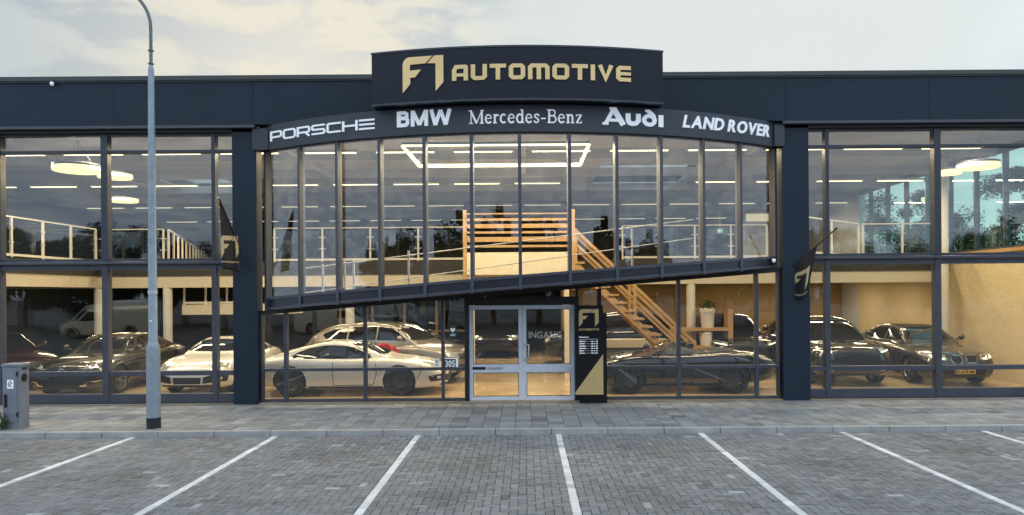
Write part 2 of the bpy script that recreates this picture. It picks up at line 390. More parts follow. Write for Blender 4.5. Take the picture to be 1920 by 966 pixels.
# ---- wings
def wing_bay(x0, x1, wl, wr):
    f = MB(); u = frame_up
    f.box(x0, x0 + wl / 2, 16.50, 16.68, 3.285, 6.14); f.box(x1 - wr / 2, x1, 16.50, 16.68, 3.285, 6.14)
    f.box(x0 + wl / 2, x1 - wr / 2, 16.52, 16.66, 6.08, 6.14); f.box(x0 + wl / 2, x1 - wr / 2, 16.52, 16.66, 5.70, 5.765); f.box(x0 + wl / 2, x1 - wr / 2, 16.52, 16.66, 3.285, 3.345)
    fo = f.build('window', u, bld, bevel=0.004)
    MB().pane(x0 + wl / 2 - .01, x1 - wr / 2 + .01, 5.76, 6.09).build('pane', G_front, fo)
    MB().pane(x0 + wl / 2 - .01, x1 - wr / 2 + .01, 3.34, 5.71).build('pane', G_front, fo)
    f = MB(); wl2, wr2 = (0.13 if wl > .1 else .11), (0.13 if wr > .1 else .11)
    if wr < .05: wr2 = wr
    f.box(x0, x0 + wl2 / 2, 16.50, 16.68, .12, 3.215); f.box(x1 - wr2 / 2, x1, 16.50, 16.68, .12, 3.215)
    i0, i1 = x0 + wl2 / 2, x1 - wr2 / 2
    f.box(i0, i1, 16.52, 16.66, 3.10, 3.212); f.box(i0, i1, 16.52, 16.66, .735, .835); f.box(i0, i1, 16.515, 16.665, .122, .33)
    fo = f.build('window', frame_m, bld, bevel=0.004)
    MB().pane(i0 - .01, i1 + .01, .83, 3.11).build('pane', G_front, fo)
    MB().pane(i0 - .01, i1 + .01, .32, .74).build('pane', G_front, fo)
LE = [-16.55, -14.15, -11.74, -9.36, -6.93, -6.47]; RE = [6.29, 6.74, 9.20, 11.64, XR]
wd = lambda x: 0.04 if x in (-6.47, 6.29) else (0.085 if x in (-6.93, 6.74) else 0.15)
for E in (LE, RE):
    for i in range(len(E) - 1): wing_bay(E[i], E[i + 1], wd(E[i]), wd(E[i + 1]))
for x0, x1 in ((XL, -6.475), (6.295, XR)):
    MB().box(x0, x1, 16.42, 16.66, 3.218, 3.282).build('ledge', frame_m, bld, bevel=0.01)
    MB().box(x0, x1, 16.47, 16.66, .10, .12).build('threshold', frame_dark, bld)
# ---- bow
BC = Vector((-0.10, 14.8 + 9.99)); BR = 9.99
def bowpt(th, r=BR): return BC.x + r * math.sin(th), BC.y - r * math.cos(th)
def bow_theta(px, py=400, r=BR):
    k_ = (px - CX + (CY - py) * ROLL) / F
    lo, hi = -0.9, 0.9
    for _ in range(60):
        md = (lo + hi) / 2; x, y = bowpt(md, r)
        if x / y < k_: lo = md
        else: hi = md
    return lo
zbt = lambda x: 2.875 + 0.0737 * x          # top of the rising band
zbb = lambda x: 2.632 + 0.0755 * x          # its underside
TH = [bow_theta(p) for p in (500, 563, 633.5, 713, 797, 885, 975, 1068, 1156, 1239, 1318, 1387.5, 1452)]
ZF = 5.72
def arcbar(mb, t0, t1, r0, r1, za, zb_, n=6):   # bar that follows the bow; za, zb_ functions of x or numbers
    fa = za if callable(za) else (lambda x: za); fb = zb_ if callable(zb_) else (lambda x: zb_)
    vs = []; fs = []
    for i in range(n + 1):
        t = t0 + (t1 - t0) * i / n
        xo, yo = bowpt(t, r1); xi, yi = bowpt(t, r0)
        vs += [(xo, yo, fa(xo)), (xi, yi, fa(xo)), (xi, yi, fb(xo)), (xo, yo, fb(xo))]
    for i in range(n):
        b = i * 4
        fs += [(b + j, b + (j + 1) % 4, b + 4 + (j + 1) % 4, b + 4 + j) for j in range(4)]
    fs += [(3, 2, 1, 0), (n * 4, n * 4 + 1, n * 4 + 2, n * 4 + 3)]
    return mb.add(vs, fs)
def radial(mb, t, wdt, r0, r1, z0, z1):
    dt_ = wdt / 2 / BR
    p = [bowpt(t - dt_, r1), bowpt(t + dt_, r1), bowpt(t + dt_, r0), bowpt(t - dt_, r0)]
    return mb.hexa([(*q, z0) for q in p], [(*q, z1) for q in p])
for i in range(12):
    t0, t1 = TH[i], TH[i + 1]; hw = 0.034 / BR
    fr = MB(); x0 = bowpt(t0)[0]
    radial(fr, t0, 0.068, BR - .11, BR + .045, zbb(x0) - .035, ZF + .02)
    if i == 11: x1 = bowpt(t1)[0]; radial(fr, t1, 0.068, BR - .11, BR + .045, zbb(x1) - .035, ZF + .02)
    arcbar(fr, t0 + hw, t1 - hw, BR - .09, BR + .03, lambda x: zbt(x) - .045, lambda x: zbt(x) + .012)
    arcbar(fr, t0 + hw, t1 - hw, BR - .09, BR + .03, lambda x: zbb(x) - .012, lambda x: zbb(x) + .04)
    arcbar(fr, t0 + hw, t1 - hw, BR - .09, BR + .02, ZF - .03, ZF + .02)
    fo = fr.build('window', frame_m, bld)
    arcbar(MB(), t0 + hw * .8, t1 - hw * .8, BR - .012, BR + .002, lambda x: zbt(x) + .005, ZF - .02).build('pane', G_front, fo)
    arcbar(MB(), t0 + hw * .9, t1 - hw * .9, BR - .06, BR + .004, lambda x: zbb(x) + .038, lambda x: zbt(x) - .043).build('spandrel', spandrel_m, fo)
# fascia ring + flat roof of the bow
tL, tR = TH[0] - .012, TH[-1] + .015
fas = arcbar(MB(), tL, tR, BR - .12, BR + .10, ZF, 6.255, 48)
fo = fas.build('curved_fascia', fasc_m, bld, smooth=30)
rp = MB(); n = 40; vs = []
for i in range(n + 1):
    x, y = bowpt(tL + (tR - tL) * i / n, BR + .09); vs += [(x, y, 6.205), (x, max(16.5, y), 6.205), (x, y, 6.259), (x, max(16.5, y), 6.259)]
fs = []
for i in range(n):
    b = i * 4; fs += [(b, b + 1, b + 5, b + 4), (b + 2, b + 6, b + 7, b + 3), (b, b + 4, b + 6, b + 2), (b + 1, b + 3, b + 7, b + 5)]
rp.add(vs, fs); rp.build('bow_roof', fasc_m, bld)
MB().box(-6.0, -5.65, 16.34, 16.62, ZF + .0, 6.19).build('bow_cheek', fasc_m, bld)
MB().box(5.52, 5.74, 16.34, 16.62, ZF + .0, 6.19).build('bow_cheek', fasc_m, bld)
# sloping soffit under the bow
sf = MB(); vs = []; fs = []
for i in range(n + 1):
    x, y = bowpt(TH[0] + (TH[-1] - TH[0]) * i / n, BR - .03)
    vs += [(x, y, zbb(x) - .02), (x, 16.7, zbb(x) - .02), (x, y, zbb(x) + .03), (x, 16.7, zbb(x) + .03)]
for i in range(n):
    b = i * 4; fs += [(b, b + 1, b + 5, b + 4), (b + 2, b + 6, b + 7, b + 3), (b, b + 4, b + 6, b + 2), (b + 1, b + 3, b + 7, b + 5)]
sf.add(vs, fs); sf.build('soffit', frame_dark, bld)
# ---- ground floor glazing under the bow
def low_bay(x0, x1, wl, wr, low=True):
    f = MB(); zt = lambda x: zbb(x) - .115
    i0, i1 = x0 + wl / 2, x1 - wr / 2
    for p, q in ((x0, i0), (i1, x1)):
        f.hexa([(p, 16.52, .12), (q, 16.52, .12), (q, 16.68, .12), (p, 16.68, .12)], [(p, 16.52, zt(p)), (q, 16.52, zt(q)), (q, 16.68, zt(q)), (p, 16.68, zt(p))])
    f.box(i0, i1, 16.54, 16.66, .122, .185)
    if low: f.box(i0, i1, 16.54, 16.66, .805, .872)
    fo = f.build('window', frame_m, bld, bevel=0.003)
    g = MB().hexa([(i0 - .01, 16.59, .18), (i1 + .01, 16.59, .18), (i1 + .01, 16.604, .18), (i0 - .01, 16.604, .18)], [(i0 - .01, 16.59, zt(i0)), (i1 + .01, 16.59, zt(i1)), (i1 + .01, 16.604, zt(i1)), (i0 - .01, 16.604, zt(i0))])
    g.build('pane', G_front, fo)
GB = [-5.90, -5.36, -3.59, -1.85, -1.33]
for i in range(4): low_bay(GB[i], GB[i + 1], .07, .07)
GB2 = [1.65, 3.42, 5.16, 5.66]
for i in range(3): low_bay(GB2[i], GB2[i + 1], .07, .07)
m = MB(); b_ = [(-5.93, 16.53), (5.70, 16.53), (5.70, 16.67), (-5.93, 16.67)]
m.hexa([(x, y, zbb(x) - .118) for x, y in b_], [(x, y, zbb(x) - .022) for x, y in b_]); m.build('top_rail', frame_dark, bld)
# dark surround of the doors
dz = 2.245
m = MB().box(-1.345, -1.262, 16.48, 16.70, .12, 2.42); m.box(1.085, 1.19, 16.48, 16.70, .12, 2.42); m.box(-1.26, 1.083, 16.49, 16.69, dz + .005, 2.415)
m.box(1.60, 1.69, 16.50, 16.69, .12, 2.60); m.box(1.12, 1.17, 16.51, 16.68, 2.42, 2.6); m.box(0.58, .63, 16.53, 16.67, 2.415, 2.57)
m.build('door_surround', frame_dark, bld)
fo = MB().box(1.19, 1.60, 16.53, 16.67, 2.15, 2.22).build('window', frame_dark, bld)
MB().pane(1.17, 1.62, .14, 2.56).build('pane', G_front, fo)
fo = MB().box(-1.33, 1.12, 16.54, 16.66, 2.416, 2.432).build('window', frame_dark, bld)
MB().hexa([(-1.3, 16.59, 2.43), (1.12, 16.59, 2.43), (1.12, 16.604, 2.43), (-1.3, 16.604, 2.43)], [(-1.3, 16.59, 2.43), (1.12, 16.59, 2.59), (1.12, 16.604, 2.59), (-1.3, 16.604, 2.435)]).build('pane', G_front, fo)
def leaf(x0, x1, right):
    f = MB(); s = .085; z0, z1 = .125, dz
    f.box(x0, x0 + s, 16.53, 16.60, z0, z1); f.box(x1 - s, x1, 16.53, 16.60, z0, z1)
    f.box(x0 + s, x1 - s, 16.535, 16.595, z1 - .09, z1); f.box(x0 + s, x1 - s, 16.535, 16.595, .745, .93); f.box(x0 + s, x1 - s, 16.535, 16.595, z0, .215)
    d = f.build('door', door_m, bld, bevel=0.004)
    g = MB(); 
    for za, zb_ in ((.93, z1 - .09), (.215, .745)):
        MB().box(x0 + s - .005, x1 - s + .005, 16.56, 16.572, za - .005, zb_ + .005).build('pane', G_front, d)
        for p, q, r_, t_ in ((x0 + s, x0 + s + .012, za, zb_), (x1 - s - .012, x1 - s, za, zb_), (x0 + s + .012, x1 - s - .012, zb_ - .012, zb_), (x0 + s + .012, x1 - s - .012, za, za + .012)):
            g.box(p, q, 16.545, 16.588, r_, t_)
    g.build('gasket', black_m, d)
    if right:
        hx = x0 + .135
        MB().tube([(hx - .09, 16.528, 1.375), (hx - .09, 16.47, 1.375), (hx - .03, 16.45, 1.375), (hx, 16.45, 1.36), (hx, 16.45, 1.06), (hx - .03, 16.45, 1.045), (hx - .09, 16.47, 1.045), (hx - .09, 16.528, 1.045)], .014, 10).build('handle', steel_m, d, smooth=50)
        MB().box(x0 + .02, x0 + .05, 16.522, 16.532, .99, 1.06).build('lock', steel_m, d)
    else:
        MB().box(x0 + .07, x0 + .36, 16.522, 16.537, .815, .875).build('name_plate', black_m, d)
        MB().box(x0 + .40, x0 + .745, 16.522, 16.537, .82, .868).build('mail_slot', steel_m, d, bevel=.004)
leaf(-1.26, -.075, False); leaf(-.07, 1.083, True)
# ---- interior shell
def slab_holes(mb, x0, x1, y0, y1, z0, z1, holes):
    xs = sorted({x0, x1, *[h[0] for h in holes], *[h[1] for h in holes]}); ys = sorted({y0, y1, *[h[2] for h in holes], *[h[3] for h in holes]})
    for i in range(len(xs) - 1):
        for j in range(len(ys) - 1):
            mx_, my_ = (xs[i] + xs[i + 1]) / 2, (ys[j] + ys[j + 1]) / 2
            if any(h[0] < mx_ < h[1] and h[2] < my_ < h[3] for h in holes): continue
            mb.box(xs[i], xs[i + 1], ys[j], ys[j + 1], z0, z1)
HOLES = [(2.3, 5.2, 21.9, 25.4), (-11.8, -9.7, 24.0, 26.6), (8.2, 9.6, 29, 31)]
m = MB(); slab_holes(m, XL, XR, 16.62, YB, ZC, 6.55, HOLES); m.build('ceiling', ceil_m, bld, fixn=False)
for h in HOLES:
    x0, x1, y0, y1 = h
    m = MB().box(x0 - .06, x0, y0 - .06, y1 + .06, 6.27, 6.95); m.box(x1, x1 + .06, y0 - .06, y1 + .06, 6.27, 6.95); m.box(x0, x1, y0 - .06, y0, 6.27, 6.95); m.box(x0, x1, y1, y1 + .06, 6.27, 6.95)
    sk = m.build('skylight', well_m, bld)
    MB().box(x0 - .05, x1 + .05, y0 - .05, y1 + .05, 6.95, 6.97).build('pane', G_rail, sk)
    m = MB()
    for q in (1 / 3, 2 / 3): m.box(x0 + (x1 - x0) * q - .03, x0 + (x1 - x0) * q + .03, y0, y1, 6.88, 6.948)
    m.build('frame', frame_up, sk)
m = MB()
for y in (19.6, 22.4, 25.6, 28.4, 31.4, 34.2): m.box(XL + .1, XR - .1, y, y + .16, 6.06, ZC - .002)
for x in (-12.4, -6.0, -0.1, 5.8): m.box(x, x + .14, 16.75, YB, 6.12, ZC - .003)
m.build('ceiling_beams', beam_m, bld)
MB().box(XL - .25, XL, 16.45, YB, -.3, 7.2).build('wall', navy, bld)
MB().box(XL, XR, YB, YB + .25, -.3, 7.2).build('wall', dark_wall, bld)
# right flank: brick below, glazing above
bm_ = bpy.data.materials.new('cream_brick'); bm_.use_nodes = True; t = bm_.node_tree; b = t.nodes['Principled BSDF']; b.inputs['Roughness'].default_value = .8
co = t.nodes.new('ShaderNodeTexCoord'); sp = t.nodes.new('ShaderNodeSeparateXYZ'); cb = t.nodes.new('ShaderNodeCombineXYZ'); br = t.nodes.new('ShaderNodeTexBrick')
t.links.new(co.outputs['Object'], sp.inputs[0]); t.links.new(sp.outputs[1], cb.inputs[0]); t.links.new(sp.outputs[2], cb.inputs[1]); t.links.new(cb.outputs[0], br.inputs['Vector'])
br.inputs['Scale'].default_value = 1; br.inputs['Brick Width'].default_value = .22; br.inputs['Row Height'].default_value = .063; br.inputs['Mortar Size'].default_value = .006
br.inputs['Color1'].default_value = (.68, .56, .35, 1); br.inputs['Color2'].default_value = (.62, .51, .31, 1); br.inputs['Mortar'].default_value = (.54, .44, .27, 1)
t.links.new(br.outputs['Color'], b.inputs['Base Color'])
bp = t.nodes.new('ShaderNodeBump'); bp.inputs['Strength'].default_value = .35; bp.inputs['Distance'].default_value = .006; bp.invert = True; t.links.new(br.outputs['Fac'], bp.inputs['Height']); t.links.new(bp.outputs[0], b.inputs['Normal'])
MB().box(XR, XR + .25, 16.70, 28.0, -.3, 3.50).build('brick_wall', bm_, bld)
MB().box(XR - .12, XR + .3, 16.70, 28.0, 3.502, 3.595).build('timber_sill', wood_m, bld)
MB().box(XR, XR + .25, 28.0, YB, -.3, 7.2).build('wall', ceil_m, bld)
MB().box(XR, XR + .25, 16.50, 28.0, 6.22, 7.2).build('wall', navy, bld)
MB().box(XR - .02, XR + .25, 16.48, 16.70, -.3, 6.2).build('corner_post', frame_up, bld)
f = MB(); y = 17.0
while y < 28: f.box(XR + .02, XR + .16, y - .035, y + .035, 3.597, 6.22); y += 1.27
f.box(XR + .03, XR + .15, 16.7, 28, 6.15, 6.218); f.box(XR + .03, XR + .15, 16.7, 28, 3.597, 3.66)
fo = f.build('window', frame_up, bld); MB().box(XR + .08, XR + .09, 16.7, 28, 3.64, 6.18).build('pane', G_side, fo)
# mezzanine: dark floor edge over a cream beam
m = MB().box(XL, -1.65, 22.0, YB - .01, 3.12, 3.5); m.box(1.4, XR - .01, 22.0, YB - .01, 3.12, 3.5); m.box(-1.65, 1.4, 23.5, YB - .01, 3.12, 3.5); m.box(XL, -12.7, 17.0, 22.0, 3.12, 3.5)
m.build('mezzanine_floor', dark_edge, bld)
m = MB().box(XL, XR - .01, 22.06, 22.30, 2.76, 3.119); m.box(-12.95, -12.74, 17.0, 22.05, 2.78, 3.119); m.box(XL, -12.96, 17.02, 17.2, 2.78, 3.118)
m.build('mezzanine_beam', cream_m, bld)
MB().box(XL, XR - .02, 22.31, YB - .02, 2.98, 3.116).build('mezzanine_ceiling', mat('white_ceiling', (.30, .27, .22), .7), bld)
for x, y in ((-12.76, 22.18), (-10.7, 22.18), (-5.25, 22.18), (4.95, 22.18), (12.0, 21.25), (-16.5, 22.18)):
    top = 6.29 if y < 22 else 2.758
    MB().lathe([(.13, FL), (.13, top)], 20, c=(x, y, 0)).build('column', wint, bld, smooth=40)
# rear ground floor partitions
MB().box(1.61, XR - .02, 29.5, 29.7, FL, 2.975).build('partition_wall', tan_wall, bld)
MB().box(1.4, 1.6, 27.6, 29.5, FL, 2.97).build('partition_wall', tan_wall, bld)
f = MB()
for x in (-7.5, -6.2, -4.9, -3.6, -2.4): f.box(x - .05, x + .05, 30.0, 30.12, FL, 2.975)
f.box(-7.5, -2.4, 30.02, 30.10, 1.0, 1.06)
fo = f.build('office_partition', wood_m, bld); MB().box(-7.5, -2.4, 30.05, 30.07, FL, 2.97).build('pane', G_teal, fo)
# ============================================================ LETTERING
def strip(pts, wd_, closed=False):
    P = [Vector((p[0], p[1])) for p in pts]; n = len(P); Lp = []; Rp = []
    for i in range(n):
        a_ = P[i - 1] if (i > 0 or closed) else None; b_ = P[(i + 1) % n] if (i < n - 1 or closed) else None
        d1 = (P[i] - a_).normalized() if a_ is not None else None; d2 = (b_ - P[i]).normalized() if b_ is not None else None
        if d1 is None: d1 = d2
        if d2 is None: d2 = d1
        n1_ = Vector((-d1.y, d1.x)); n2_ = Vector((-d2.y, d2.x)); mt = n1_ + n2_
        if mt.length < 1e-5: mt = n1_
        mt.normalize(); k_ = min(1.9, 1 / max(.3, mt.dot(n1_)))
        Lp.append(P[i] + mt * wd_ / 2 * k_); Rp.append(P[i] - mt * wd_ / 2 * k_)
    vs = []
    for l_, r_ in zip(Lp, Rp): vs += [tuple(l_), tuple(r_)]
    fs = []; m_ = n if closed else n - 1
    for i in range(m_):
        j = (i + 1) % n; fs.append((2 * i, 2 * i + 1, 2 * j + 1, 2 * j))
    return vs, fs
def extr(mb, shapes, fn, d0, d1):
    """raise flat shapes (verts, faces) into solid letters through fn(u, v, d)"""
    for q, (vs, fs) in enumerate(shapes):
        n = len(vs); dd = d1 + q * 0.0006
        V = [fn(u, v, d0) for u, v in vs] + [fn(u, v, dd) for u, v in vs]
        E = {}
        for f in fs:
            for i in range(len(f)):
                e = (f[i], f[(i + 1) % len(f)]); E[tuple(sorted(e))] = E.get(tuple(sorted(e)), []) + [e]
        FS = [tuple(i + n for i in f) for f in fs] + [tuple(reversed(f)) for f in fs]
        for es in E.values():
            if len(es) == 1: i, j = es[0]; FS.append((i, j, j + n, i + n))
        mb.add(V, FS)
    return mb
def arc(cx, cy_, rx, ry, a0, a1, n=9):
    return [(cx + rx * math.cos(R(a0 + (a1 - a0) * i / n)), cy_ + ry * math.sin(R(a0 + (a1 - a0) * i / n))) for i in range(n + 1)]
def rect_ring(h, W, c, H=1.0):
    return [(h + c, h), (W - h - c, h), (W - h, h + c), (W - h, H - h - c), (W - h - c, H - h), (h + c, H - h), (h, H - h - c), (h, h + c)]
def glyph_auto(ch, W, h=.125):
    c = .11; s = 2 * h
    if ch == 'A': return [strip([(h, 0), (h, 1 - h - c * 2), (h + c, 1 - h), (W - h - .03, 1 - h), (W - h, 1 - h - .03), (W - h, 0)], s), strip([(s, .36), (W - s, .36)], .2)]
    if ch == 'U': return [strip([(h, 1), (h, h + c), (h + c, h), (W - h - c, h), (W - h, h + c), (W - h, 1)], s)]
    if ch == 'T': return [strip([(0, 1 - h), (W, 1 - h)], s), strip([(W / 2, 1 - s), (W / 2, 0)], s)]
    if ch == 'O': return [strip(rect_ring(h, W, c), s, True)]
    if ch == 'M': return [strip([(h, 0), (h, 1 - h - c), (h + c, 1 - h), (W - h - c, 1 - h), (W - h, 1 - h - c), (W - h, 0)], s), strip([(W / 2, 1 - s), (W / 2, 0)], s)]
    if ch == 'I': return [strip([(W / 2, 0), (W / 2, 1)], s)]
    if ch == 'V': return [strip([(h, 1), (W / 2, h), (W - h, 1)], s)]
    if ch == 'E': return [strip([(W, 1 - h), (h + c, 1 - h), (h, 1 - h - c), (h, h + c), (h + c, h), (W, h)], s), strip([(s, .5), (W, .5)], .2)]
def glyph_wide(ch, W, h=.085):
    c = .10; s = 2 * h
    if ch == 'P': return [strip([(h, 0), (h, 1 - h), (W - h - c, 1 - h), (W - h, 1 - h - c), (W - h, .38 + c), (W - h - c, .38), (s, .38)], s)]
    if ch == 'R': return [strip([(h, 0), (h, 1 - h), (W - h - c, 1 - h), (W - h, 1 - h - c), (W - h, .40 + c), (W - h - c, .40), (s, .40)], s), strip([(W - .42, .33), (W - h, 0)], s)]
    if ch == 'O': return [strip(rect_ring(h, W, c * 1.4), s, True)]
    if ch == 'S': return [strip([(W - .04, 1 - h), (h + c, 1 - h), (h, 1 - h - c), (h, .5 + c), (h + c, .5), (W - h - c, .5), (W - h, .5 - c), (W - h, h + c), (W - h - c, h), (.04, h)], s)]
    if ch == 'C': return [strip([(W, 1 - h), (h + c, 1 - h), (h, 1 - h - c), (h, h + c), (h + c, h), (W, h)], s)]
    if ch == 'H': return [strip([(h, 0), (h, 1)], s), strip([(W - h, 0), (W - h, 1)], s), strip([(s, .5), (W - s, .5)], s)]
    if ch == 'E': return [strip([(W, 1 - h), (0, 1 - h)], s), strip([(W, .5), (0, .5)], s), strip([(W, h), (0, h)], s)]
def glyph_serif(ch):
    a_, t_ = .13, .055
    sf_ = lambda x, y, w_=.3: strip([(x - w_ / 2, y), (x + w_ / 2, y)], .05)
    if ch == 'M': return 1.08, [strip([(.15, 0), (.15, 1)], t_), strip([(.13, 1), (.54, .02)], a_), strip([(.54, .02), (.92, 1)], t_), strip([(.92, 0), (.92, 1)], a_), sf_(.15, .025), sf_(.92, .025), sf_(.1, .975, .24), sf_(.95, .975, .24)]
    if ch == 'e': return .55, [strip([(.08, .37), (.47, .37)], t_)] + [strip(arc(.27, .34, .2, .31, 5, 190, 8), .08), strip(arc(.28, .34, .21, .31, 175, 320, 7), .12)]
    if ch == 'r': return .45, [strip([(.14, 0), (.14, .66)], a_), strip([(.18, .46), (.25, .6), (.33, .63), (.42, .56)], .1), sf_(.15, .025), sf_(.09, .64, .16)]
    if ch == 'c': return .52, [strip(arc(.27, .34, .2, .31, 50, 310, 12), .12)]
    if ch == 'd': return .62, [strip(arc(.27, .34, .19, .31, 50, 310, 12), .12), strip([(.46, 0), (.46, 1)], a_), sf_(.4, .975, .16), sf_(.52, .025, .16)]
    if ch == 's': return .46, [strip([(.38, .5), (.36, .6), (.25, .65), (.12, .6), (.09, .5), (.16, .40), (.3, .31), (.37, .2), (.33, .08), (.2, .02), (.1, .06), (.07, .18)], .09)]
    if ch == '-': return .42, [strip([(.04, .33), (.38, .33)], .09)]
    if ch == 'B': return .74, [strip([(.17, 0), (.17, 1)], a_), strip([(.1, .97), (.4, .97)] + arc(.42, .76, .17, .21, 85, -85, 8) + [(.2, .55)], .08), strip([(.2, .53), (.42, .53)] + arc(.44, .28, .21, .25, 85, -85, 8) + [(.05, .03)], .09), sf_(.1, .975, .16)]
    if ch == 'n': return .64, [strip([(.15, 0), (.15, .66)], a_), strip([(.18, .46), (.26, .6), (.36, .63), (.45, .56), (.47, .45), (.47, 0)], .11), sf_(.15, .025, .26), sf_(.47, .025, .26), sf_(.1, .64, .16)]
    if ch == 'z': return .52, [strip([(.07, .5), (.09, .63), (.43, .63)], t_), strip([(.42, .63), (.09, .03)], a_), strip([(.08, .03), (.43, .03), (.45, .17)], t_)]
def font_shapes(text, bold=0.0, shear=0.0):
    """the program's own built-in font as flat shapes, cap height 1, one list of shapes per letter"""
    outl = []; x = 0.0
    for ch in text:
        if ch == ' ': x += .36; continue
        cu = bpy.data.curves.new('t', 'FONT'); cu.body = ch; cu.offset = bold; cu.resolution_u = 4; cu.fill_mode = 'FRONT'
        ob = bpy.data.objects.new('t', cu); COL.objects.link(ob); bpy.context.view_layer.update()
        me = ob.to_mesh(); vs = [(v.co.x, v.co.y) for v in me.vertices]; fs = [tuple(p.vertices) for p in me.polygons]
        ob.to_mesh_clear(); bpy.data.objects.remove(ob); bpy.data.curves.remove(cu)
        k_ = 1 / 0.70; x0 = min(v[0] for v in vs); x1 = max(v[0] for v in vs)
        outl.append((ch, [([((u - x0) * k_ + x + shear * v * k_, v * k_) for u, v in vs], fs)]))
        x += (x1 - x0) * k_ + .12
    return outl
def bounds(gl):
    us = [u for _, sh in gl for vs, _ in sh for u, v in vs]; vv = [v for _, sh in gl for vs, _ in sh for u, v in vs]
    return min(us), max(us), min(vv), max(vv)
def fit(gl, u0, u1, v0, v1, height=None):
    a0, a1, b0, b1 = bounds(gl); ku = (u1 - u0) / (a1 - a0); kv = (v1 - v0) / (height or (b1 - b0)); 
    return [(c, [([((u - a0) * ku + u0, (v - (0 if height else b0)) * kv + v0) for u, v in vs], fs) for vs, fs in sh]) for c, sh in gl]
def row(text, fn, widths, gap):
    gl = []; x = 0
    for ch, w_ in zip(text, widths):
        gl.append((ch, [([(u + x, v) for u, v in vs], fs) for vs, fs in fn(ch, w_)])); x += w_ + gap
    return gl
LOGO_F = [(0, 325), (0, 150), (3, 130), (10, 116), (22, 105), (37, 99), (177, 98), (137, 144), (45, 147), (42, 184), (110, 182), (75, 228), (45, 230), (45, 270)]
LOGO_1 = [(147, 145), (187, 98), (240, 98), (240, 269), (195, 323), (195, 147)]
def logo_shapes(u0, v0, wd_, ht):
    res = []
    for poly in (LOGO_F, LOGO_1):
        pts = [(u0 + x / 240 * wd_, v0 + (325 - y) / 227 * ht) for x, y in poly]
        r_ = delaunay_2d_cdt([Vector(p) for p in pts], [], [list(range(len(pts)))], 1, 1e-5)
        res.append(([tuple(p) for p in r_[0]], [tuple(f) for f in r_[2]]))
    return res
AUTO_W = [.92, .92, .92, .92, 1.22, .95, .92, .26, .92, .88]

# ---- big sign box over the entrance
SR = BR + 0.40
s0, s1 = bow_theta(697, 150, SR), bow_theta(1243, 150, SR)
SZ0, SZ1 = 6.285, 7.315
xm, ym = bowpt((s0 + s1) / 2, SR)
sgn = thing('roof_sign', 'curved dark navy sign box with gold emblem and gold lettering above the entrance', 'sign', (xm, ym, SZ0))
m = MB(); n = 30; vs = []
for i in range(n + 1):
    x, y = bowpt(s0 + (s1 - s0) * i / n, SR); vs += [(x, y, SZ0), (x, y, SZ1), (x, 16.265, SZ1), (x, 16.265, SZ0)]
fs = [(3, 2, 1, 0), (n * 4, n * 4 + 1, n * 4 + 2, n * 4 + 3)]
for i in range(n):
    b = i * 4; fs += [(b + j, b + (j + 1) % 4, b + 4 + (j + 1) % 4, b + 4 + j) for j in range(4)]
m.add(vs, fs); m.build('sign_box', sign_m, sgn, smooth=30)
m = MB(); vs = []
arcbar(m, s0 - .001, s1 + .001, SR - .06, SR + .012, SZ1 - .015, SZ1 + .02, 30); arcbar(m, s0 - .001, s1 + .001, SR - .06, SR + .012, SZ0 - .02, SZ0 + .015, 30)
m.build('edge_trim', frame_up, sgn)
def onbow(r, th0, z0): return lambda u, v, d: (*bowpt(th0 + u / r, r + d), z0 + v)
t0 = bow_theta(756, 145, SR); t1 = bow_theta(832, 145, SR); fn = onbow(SR, t0, 6.475); wl_ = (t1 - t0) * SR
em = extr(MB(), logo_shapes(0, 0, wl_, .70), fn, .001, .03).build('emblem', gold_m, sgn)
t0 = bow_theta(848, 140, SR); t1 = bow_theta(1182, 140, SR); fn = onbow(SR, t0, 6.625); wl_ = (t1 - t0) * SR
gl = fit(row('AUTOMOTIVE', glyph_auto, AUTO_W, .155), 0, wl_, 0, .355)
for ch, sh in gl: extr(MB(), sh, fn, .001, .03).build('letter', gold_m, sgn)
# ---- five white names on the curved fascia
def fascia_word(gl, px0, px1, z0, ht, label, height=None, py=235):
    r_ = BR + .10; t0 = bow_theta(px0, py, r_); t1 = bow_theta(px1, py, r_); wl_ = (t1 - t0) * r_
    gl = fit(gl, 0, wl_, 0, ht, height)
    fn = onbow(r_, t0, z0); x, y = bowpt((t0 + t1) / 2, r_)
    th = thing('fascia_lettering', label, 'sign', (x, y, z0), 0, 'white names on the curved fascia')
    for ch, sh in gl: extr(MB(), sh, fn, .001, .025).build('letter', white_letter, th)
fascia_word(row('PORSCHE', glyph_wide, [1.3, 1.35, 1.3, 1.3, 1.25, 1.3, 1.25], .13), 508, 703, 5.875, .225, 'thin wide squared white lettering at the left end of the curved fascia', None, 243)
def glyph_block(ch):
    if ch == 'B': return .86, [strip([(.13, 0), (.13, 1)], .26), strip([(.2, .895), (.56, .895), (.68, .82), (.68, .66), (.56, .57), (.2, .56)], .21), strip([(.2, .545), (.60, .545), (.73, .44), (.73, .22), (.60, .11), (.2, .11)], .22)]
    if ch == 'M': return 1.16, [strip([(.12, 0), (.12, 1)], .24), strip([(1.04, 0), (1.04, 1)], .24), strip([(.14, .97), (.58, .08)], .23), strip([(1.02, .97), (.58, .08)], .23)]
    if ch == 'W': return 1.46, [strip([(.12, 1), (.39, .02)], .24), strip([(.39, .02), (.73, .95)], .23), strip([(.73, .95), (1.07, .02)], .23), strip([(1.07, .02), (1.34, 1)], .24)]
gl = []; x = 0
for ch in 'BMW':
    w_, sh = glyph_block(ch); gl.append((ch, [([(u + x, v) for u, v in vs], fs) for vs, fs in sh])); x += w_ + .1
fascia_word(gl, 745, 847, 5.875, .335, 'three very bold white capitals on the curved fascia below the sign box')
gl = []; x = 0
